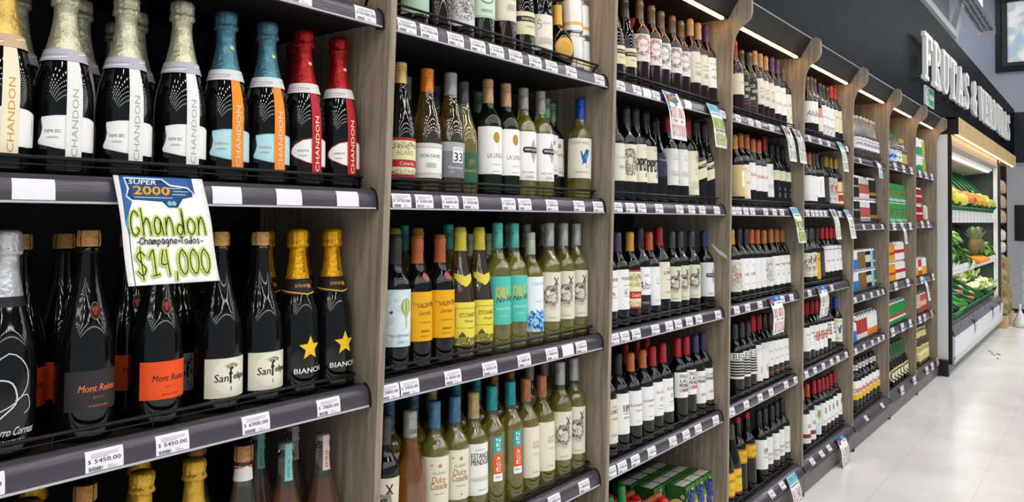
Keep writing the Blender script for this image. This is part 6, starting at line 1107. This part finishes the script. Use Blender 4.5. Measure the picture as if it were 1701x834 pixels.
def long_mesh(nm, L_, r, hx):
    m_ = MB(); p = [(r*math.sin(math.pi*min(1, max(.06, k/9)))**.45, (k/9-.5)*L_) for k in range(10)]; m_.lathe(p, mat('skin_'+nm, hx, .45, noise=.2, nscale=18), 9); me = m_.mesh(nm)
    for v in me.vertices: v.co = (v.co.z, v.co.y, v.co.x + .12*v.co.z**2/L_)
    return me
PM['cucumber'] = long_mesh('cucumber', .24, .024, '#2f5a26'); PM['courgette'] = long_mesh('courgette', .20, .026, '#55792c'); PM['carrot'] = long_mesh('carrot', .19, .021, '#d8622a'); PM['squash'] = long_mesh('squash', .26, .042, '#e08a1e'); PM['aubergine'] = long_mesh('aubergine', .20, .036, '#2a1c2e')
def leafy(nm, r, hx1, hx2, n, ln, seed, up=.4):
    rn = random.Random(seed); m_ = MB(); a_, b_ = mat('leaf_'+hx1[1:], hx1, .5, noise=.25, nscale=14), mat('leaf_'+hx2[1:], hx2, .5, noise=.25, nscale=14)
    m_.ball((0, 0, 0), r*.62, r*.62, r*.55, b_, 9, 6, .1, rn)
    for k in range(n):
        th = rn.random()*6.283; el = rn.uniform(-.25, 1.25); d = Vector((math.cos(th)*math.cos(el), math.sin(th)*math.cos(el), math.sin(el))); s_ = Vector((-math.sin(th), math.cos(th), 0)); nn = d.cross(s_); c0 = d*r*.45
        rows_ = []; W_ = ln*rn.uniform(.30, .45)
        for q in range(5):
            t = q/4; ce_ = c0 + d*ln*t*rn.uniform(.95, 1.05) - nn*(-.02) + Vector((0, 0, -up*ln*t*t)); wv = W_*math.sin(math.pi*min(.97, t*.85+.12)); rows_.append([ce_ - s_*wv + nn*wv*.25*rn.uniform(.4, 1.6), ce_ - nn*.004, ce_ + s_*wv + nn*wv*.25*rn.uniform(.4, 1.6)])
        vs_ = [p for r_ in rows_ for p in r_]; fs = []
        for q in range(4):
            for z in range(2): fs.append((q*3+z, q*3+z+1, q*3+z+4, q*3+z+3))
        m_.add(vs_, fs, a_ if rn.random() < .6 else b_, True)
    return m_.mesh(nm)
PM['lettuce'] = leafy('lettuce', .11, '#6a9a34', '#4a7a2a', 46, .085, 4, .9); PM['spinach_bunch'] = leafy('spinach_bunch', .09, '#3a6a2a', '#4f8034', 44, .085, 9, 1.0); PM['cabbage'] = leafy('cabbage', .135, '#b4c77a', '#a3bd64', 14, .02, 6, .8); PM['celery_bunch'] = leafy('celery_bunch', .07, '#7fae4a', '#5c9a3a', 26, .09, 12, .8); PM['broccoli'] = leafy('broccoli', .10, '#22381f', '#1c2f1c', 20, .04, 14)
def cauli():
    rn = random.Random(8); m_ = MB(); w_ = mat('cauliflower_curd', '#ded7b4', .7, noise=.1, nscale=60); g_ = mat('leaf_cauli', '#8fae4c', .5, noise=.2, nscale=14)
    for k in range(24):
        th = rn.random()*6.283; el = math.asin(rn.uniform(.05, 1)); m_.ball((.075*math.cos(th)*math.cos(el), .075*math.sin(th)*math.cos(el), .055*math.sin(el)), .032, .032, .03, w_, 7, 5, .3, rn)
    for k in range(7):
        th = k*.9; d = Vector((math.cos(th), math.sin(th), .25)); s_ = Vector((-math.sin(th), math.cos(th), 0)); m_.add([d*.05-s_*.03-Vector((0,0,.03)), d*.05+s_*.03-Vector((0,0,.03)), d*.13+s_*.035, d*.13-s_*.035, d*.15+Vector((0,0,.03))], [(0,1,2,3), (3,2,4)], g_, True)
    return m_.mesh('cauliflower')
PM['cauliflower'] = cauli()
def pineapple_parts():
    m_ = MB(); m_.ball((0, 0, .12), .066, .066, .115, mat('pineapple_skin', '#6e5a36', .6, noise=.5, nscale=70), 14, 10, .14, random.Random(3)); body = m_.mesh('fruit')
    c_ = MB(); rn = random.Random(5); lm = mat('pineapple_leaf', '#6f7d4e', .5, noise=.25, nscale=20)
    for k in range(34):
        th = k*2.4; r_ = .012+.02*(k/34.0); ht = .20-.11*(k/34.0); lean = .01+.07*(k/34.0); d = Vector((math.cos(th), math.sin(th), 0)); s_ = Vector((-math.sin(th), math.cos(th), 0)); b0 = d*r_ + Vector((0, 0, .215)); mid_ = d*(r_+lean*.45) + Vector((0, 0, .215+ht*.6)); tip = d*(r_+lean) + Vector((0, 0, .215+ht))
        c_.add([b0-s_*.011, b0+s_*.011, mid_+s_*.009, mid_-s_*.009, tip], [(0,1,2,3), (3,2,4)], lm, True)
    return body, c_.mesh('leaf_crown')
pb, pc = pineapple_parts()
def produce(nm, loc, label, cat=None, rot=None, sc=1.0, group=None):
    o = link(nm, PM[nm], None, loc); o.rotation_euler = rot or (random.uniform(-.5, .5), random.uniform(-.5, .5), random.uniform(0, 6)); o.scale = (sc,)*3
    tag(o, label, cat or nm.replace('_', ' '), group or f'{nm.replace("_", " ")}s in the vegetable cooler'); return o
def crate(x, y, z, tilt, me, label):
    o = link('produce_crate', me, None, (x, y, z)); o.rotation_euler = (tilt, 0, 0); tag(o, label, 'crate', 'green crates in the cooler'); return o
def in_crate(x, y, z, tilt, u, v, w):      # point in a tilted crate: u across, v up the slope, w above its floor
    return (x+u, y+v*math.cos(tilt)-w*math.sin(tilt), z+v*math.sin(tilt)+w*math.cos(tilt))
rp = random.Random(21)
top = ['lemon', 'yellow_melon', 'peach', 'orange', 'mango', 'orange', 'pear', 'green_apple', 'pear']
for k, kind in enumerate(top):
    x = FX0+.06+k*.405; tl = math.radians(47); y, z = -.015, 1.435
    if x+.4 > FX1-.35: break
    crate(x, y, z, tl, cm3, f'green crate of {kind.replace("_", " ")}s, {ORD[k]} along the upper cooler shelf')
    for i in range(4):
        for j in range(4):
            if i in (0,) and j > 2 and kind in ('mango',): continue
            kk = kind if kind != 'orange' or rp.random() > .12 else 'tomato'
            loc = in_crate(x, y, z, tl, .055+i*.097+rp.uniform(-.008, .008), .06+j*.10, .10+rp.uniform(-.01, .02)+(.045 if j < 1 else .02 if j < 2 else -.03))
            produce(kk, loc, f'{kk.replace("_", " ")} lying in a tilted green crate on the upper cooler shelf', sc=1.0)
mid = [('cabbage', 7.05, .02, 1.02, .95), ('lettuce', 7.40, .05, 1.05, 1.0), ('lettuce', 7.68, .06, 1.06, 1.0), ('lettuce', 7.50, .10, 1.20, 1.0), ('lettuce', 7.80, .10, 1.20, 1.0), ('lettuce', 7.22, .14, 1.20, 1.0), ('lettuce', 7.60, .24, 1.28, 1.0), ('spinach_bunch', 8.08, .14, 1.18, 1.1), ('spinach_bunch', 7.98, .05, 1.04, 1.1), ('spinach_bunch', 8.22, .06, 1.03, 1.1), ('spinach_bunch', 8.12, -.03, .97, .7), ('broccoli', 8.15, .30, 1.25, 1.0), ('broccoli', 9.40, .30, 1.25, 1.0), ('celery_bunch', 9.66, .10, 1.06, 1.0), ('lettuce', 9.74, .0, 1.03, .9), ('celery_bunch', 9.20, .02, 1.0, .8), ('lettuce', 9.95, .0, 1.03, .9), ('cabbage', 9.86, .10, 1.18, .8), ('cabbage', 10.16, .03, 1.05, .8), ('broccoli', 9.75, .30, 1.25, 1.0)]
seen = {}
for nm, x, y, z, s_ in mid:
    k = seen[nm] = seen.get(nm, 0)+1
    produce(nm, (x, y, z), f'{nm.replace("_", " ")} heaped on the middle cooler shelf, {ORD[k-1]} of its kind along', sc=s_)
for k, (x, y) in enumerate(((9.12, .03), (9.60, .03))):
    r = empty('pineapple', (x, y, .96), f'upright pineapple with leafy crown, {["nearer the lettuce", "nearer the celery"][k]}, middle cooler shelf', 'pineapple', 'pineapples'); r.scale = (.92,)*3; link('fruit', pb, r); link('leaf_crown', pc, r)
for k in range(4): produce('squash', (8.62+k*.20, -.025, .935), 'orange squash lying at the front of the middle cooler shelf below the pineapples', rot=(0, .0, .9))
pdk = [('spare', cm1, 'aubergine'), ('b', cm2, 'courgette'), ('c', cm1, 'cucumber'), ('d', cm1, 'carrot'), ('e', cm1, 'mango'), ('f', cm1, 'cauliflower'), ('g', cm1, 'cauliflower'), ('h', cm1, 'cauliflower')]
for k, (_, me, kind) in enumerate(pdk):
    x = FX0+.08+k*.42; tl = math.radians(27); y, z = -.05, .45
    crate(x, y, z, tl, me, f'{"bright " if me is cm2 else ""}green crate of {kind.replace("_", " ")}s, {ORD[k]} along the cooler bottom')
    if kind in ('cauliflower', 'celery_bunch'):
        for i in range(2):
            for j in range(2): produce(kind, in_crate(x, y, z, tl, .10+i*.19, .12+j*.20, .10), f'{kind.replace("_", " ")} in a green crate at the bottom of the cooler', sc=1.0)
    else:
        for i in range(3):
            for j in range(3): produce(kind, in_crate(x, y, z, tl, .08+i*.11, .10+j*.12, .05+.03*(i % 2)), f'{kind.replace("_", " ")} in a green crate at the bottom of the cooler', rot=(tl, 0, 1.57+rp.uniform(-.5, .5)))
lf = MB(); rl = random.Random(2)
for k in range(7):
    cx, cy_2 = rl.uniform(-.25, .25), rl.uniform(-.07, .07); lf.add([(cx-.03, cy_2, .004), (cx, cy_2-.012, .007), (cx+.035, cy_2+.004, .004), (cx, cy_2+.014, .010)], [(0, 1, 2, 3)], mat('fallen_leaf', '#6f7a3a', .6))
o = lf.build('fallen_leaves', None, (8.25, -.26, 0)); o['kind'] = 'stuff'; tag(o, 'scraps of green leaves fallen on the floor before the cooler', 'leaves')

# ------------------------------------------------------------------ end of the aisle: bag shelf, door
bs = empty('bag_shelf', (10.60, 0, 0), 'narrow dark shelf unit at the end of the vegetable cooler', 'shelf')
m_ = MB(); m_.box(0, .06, -.10, .45, .15, 2.14, BLACK); m_.box(.9, .95, -.09, .45, .15, 2.14, BLACK); m_.box(0, .95, .42, .45, .15, 2.14, BLACK); m_.build('frame', bs)
for z in (.95, 1.34, 1.38): 
    if z != 1.38: m_ = MB(); m_.box(.06, .9, -.06, .42, z-.03, z, BLACK); m_.build('shelf_board', bs)
m_ = MB(); m_.box(-.02, .95, -.16, .4, 0, .15, PINE); m_.build('wooden_plinth', bs)
def sack_mesh(w, d, h, mt, seed):
    rn = random.Random(seed); m_ = MB(); p = [(.72, 0), (.95, .06), (1, .3), (.98, .6), (.8, .85), (.45, .95), (.3, 1.0)]; m_.lathe([(r*.5, z*h) for r, z in p], mt, 14)
    me = m_.mesh('sack')
    for v in me.vertices: q = 1+.08*(rn.random()-.5); v.co.x *= w*q; v.co.y *= d*q
    return me
def patch_mat():
    mt = bpy.data.materials.new('woven_patchwork'); mt.use_nodes = True; nt = mt.node_tree; b = nt.nodes['Principled BSDF']; L_ = nt.links.new
    tc = nt.nodes.new('ShaderNodeTexCoord'); v = nt.nodes.new('ShaderNodeTexVoronoi'); v.inputs['Scale'].default_value = 16; v.distance = 'CHEBYCHEV'; s_ = nt.nodes.new('ShaderNodeSeparateColor'); r = nt.nodes.new('ShaderNodeValToRGB'); r.color_ramp.interpolation = 'CONSTANT'
    e = r.color_ramp.elements; e[0].color = lin('#8a7a4a'); e[1].position = .35; e[1].color = lin('#8e4a3c')
    for ps, c in ((.55, '#a8946a'), (.78, '#6a7a44')): k = e.new(ps); k.color = lin(c)
    L_(tc.outputs['Object'], v.inputs['Vector']); L_(v.outputs['Color'], s_.inputs[0]); L_(s_.outputs[0], r.inputs[0]); L_(r.outputs[0], b.inputs['Base Color']); b.inputs['Roughness'].default_value = .8; return mt
pm_ = patch_mat(); sm1 = sack_mesh(.26, .26, .42, pm_, 1); bread = sack_mesh(.18, .16, .19, mat('bag_paper', '#a8917a', .6, noise=.35, nscale=30), 2); nut = sack_mesh(.15, .14, .15, mat('bag_pale', '#c9c0b4', .5, noise=.3, nscale=40), 3)
for k, (x, y, z) in enumerate(((10.86, -.04, .151), (11.14, -.05, .151), (10.92, -.03, .52), (11.18, -.02, .52))):
    o = link('sack', sm1, None, (x, y, z)); tag(o, f'patchwork patterned sack, {["front lower", "rear lower", "front upper", "rear upper"][k]} of the pile at the aisle end', 'sack', 'patchwork sacks')
for k in range(3):
    for j in range(3):
        me, z = ((bread, 1.345+.20*j) if j < 3 else (nut, 1))
        if z + .2 > 2.1: continue
        o = link('produce_bag', me, None, (10.78+k*.22, -.03, z)); tag(o, f'brown bag on the upper board of the end shelf, {ORD[k]} in layer {["one", "two", "three"][j]}', 'bag', 'brown bags on the end shelf')
for k in range(3):
    for j in range(2): o = link('produce_bag', nut, None, (10.76+k*.2, -.04, .955+.16*j)); tag(o, f'pale bag on the lower board of the end shelf, {ORD[k]} in layer {["one", "two"][j]}', 'bag', 'pale bags on the end shelf')
pbm = MB(); rn = random.Random(6); pbm.lathe([(.10, .0), (.13, .015), (.11, .06), (.075, .12), (.04, .18), (.018, .22), (.03, .27), (.036, .29)], mat('white_plastic', '#dcdce2', .3), 14)
for i_, q_ in enumerate(pbm.v): k_ = 1+.35*(rn.random()-.5); pbm.v[i_] = (q_[0]*k_, q_[1]*k_*.7-.05*(.29-q_[2]), q_[2]+.0)
tag(pbm.build('plastic_bag', None, (11.0, -.27, 0)), 'crumpled white plastic bag on the floor by the wooden plinth', 'plastic bag')
dr = empty('door_1', (12.75, -.6, 0)); dr['kind'] = 'structure'; DM = mat('door_grey', '#a3a3a7', .45, noise=.04, nscale=5)
m_ = MB(); m_.box(0, .08, -1.6, .75, .06, 2.20, DM); m_.box(.0, .08, -1.6, .75, 2.20, 2.26, mat('door_rail', '#8a8a8e', .4)); m_.build('door_leaf', dr)
m_ = MB(); m_.box(-.006, 0, -1.2, .44, .14, .72, mat('kick_sheet', '#b4b4b8', .4))
for z in (.17, .33, .49, .66): m_.box(-.010, -.006, .40, .415, z, z+.015, BLACK)
m_.build('kick_sheet', dr)
m_ = MB(); m_.box(-.02, .0, -.9, .52, 1.08, 1.62, BLACK); o = m_.build('door_window', dr); md = o.modifiers.new('r', 'BEVEL'); md.width = .009; md.segments = 3
m_ = MB(); m_.box(-.01, .08, -1.6, .75, 0, .06, BLACK); m_.build('threshold', dr)
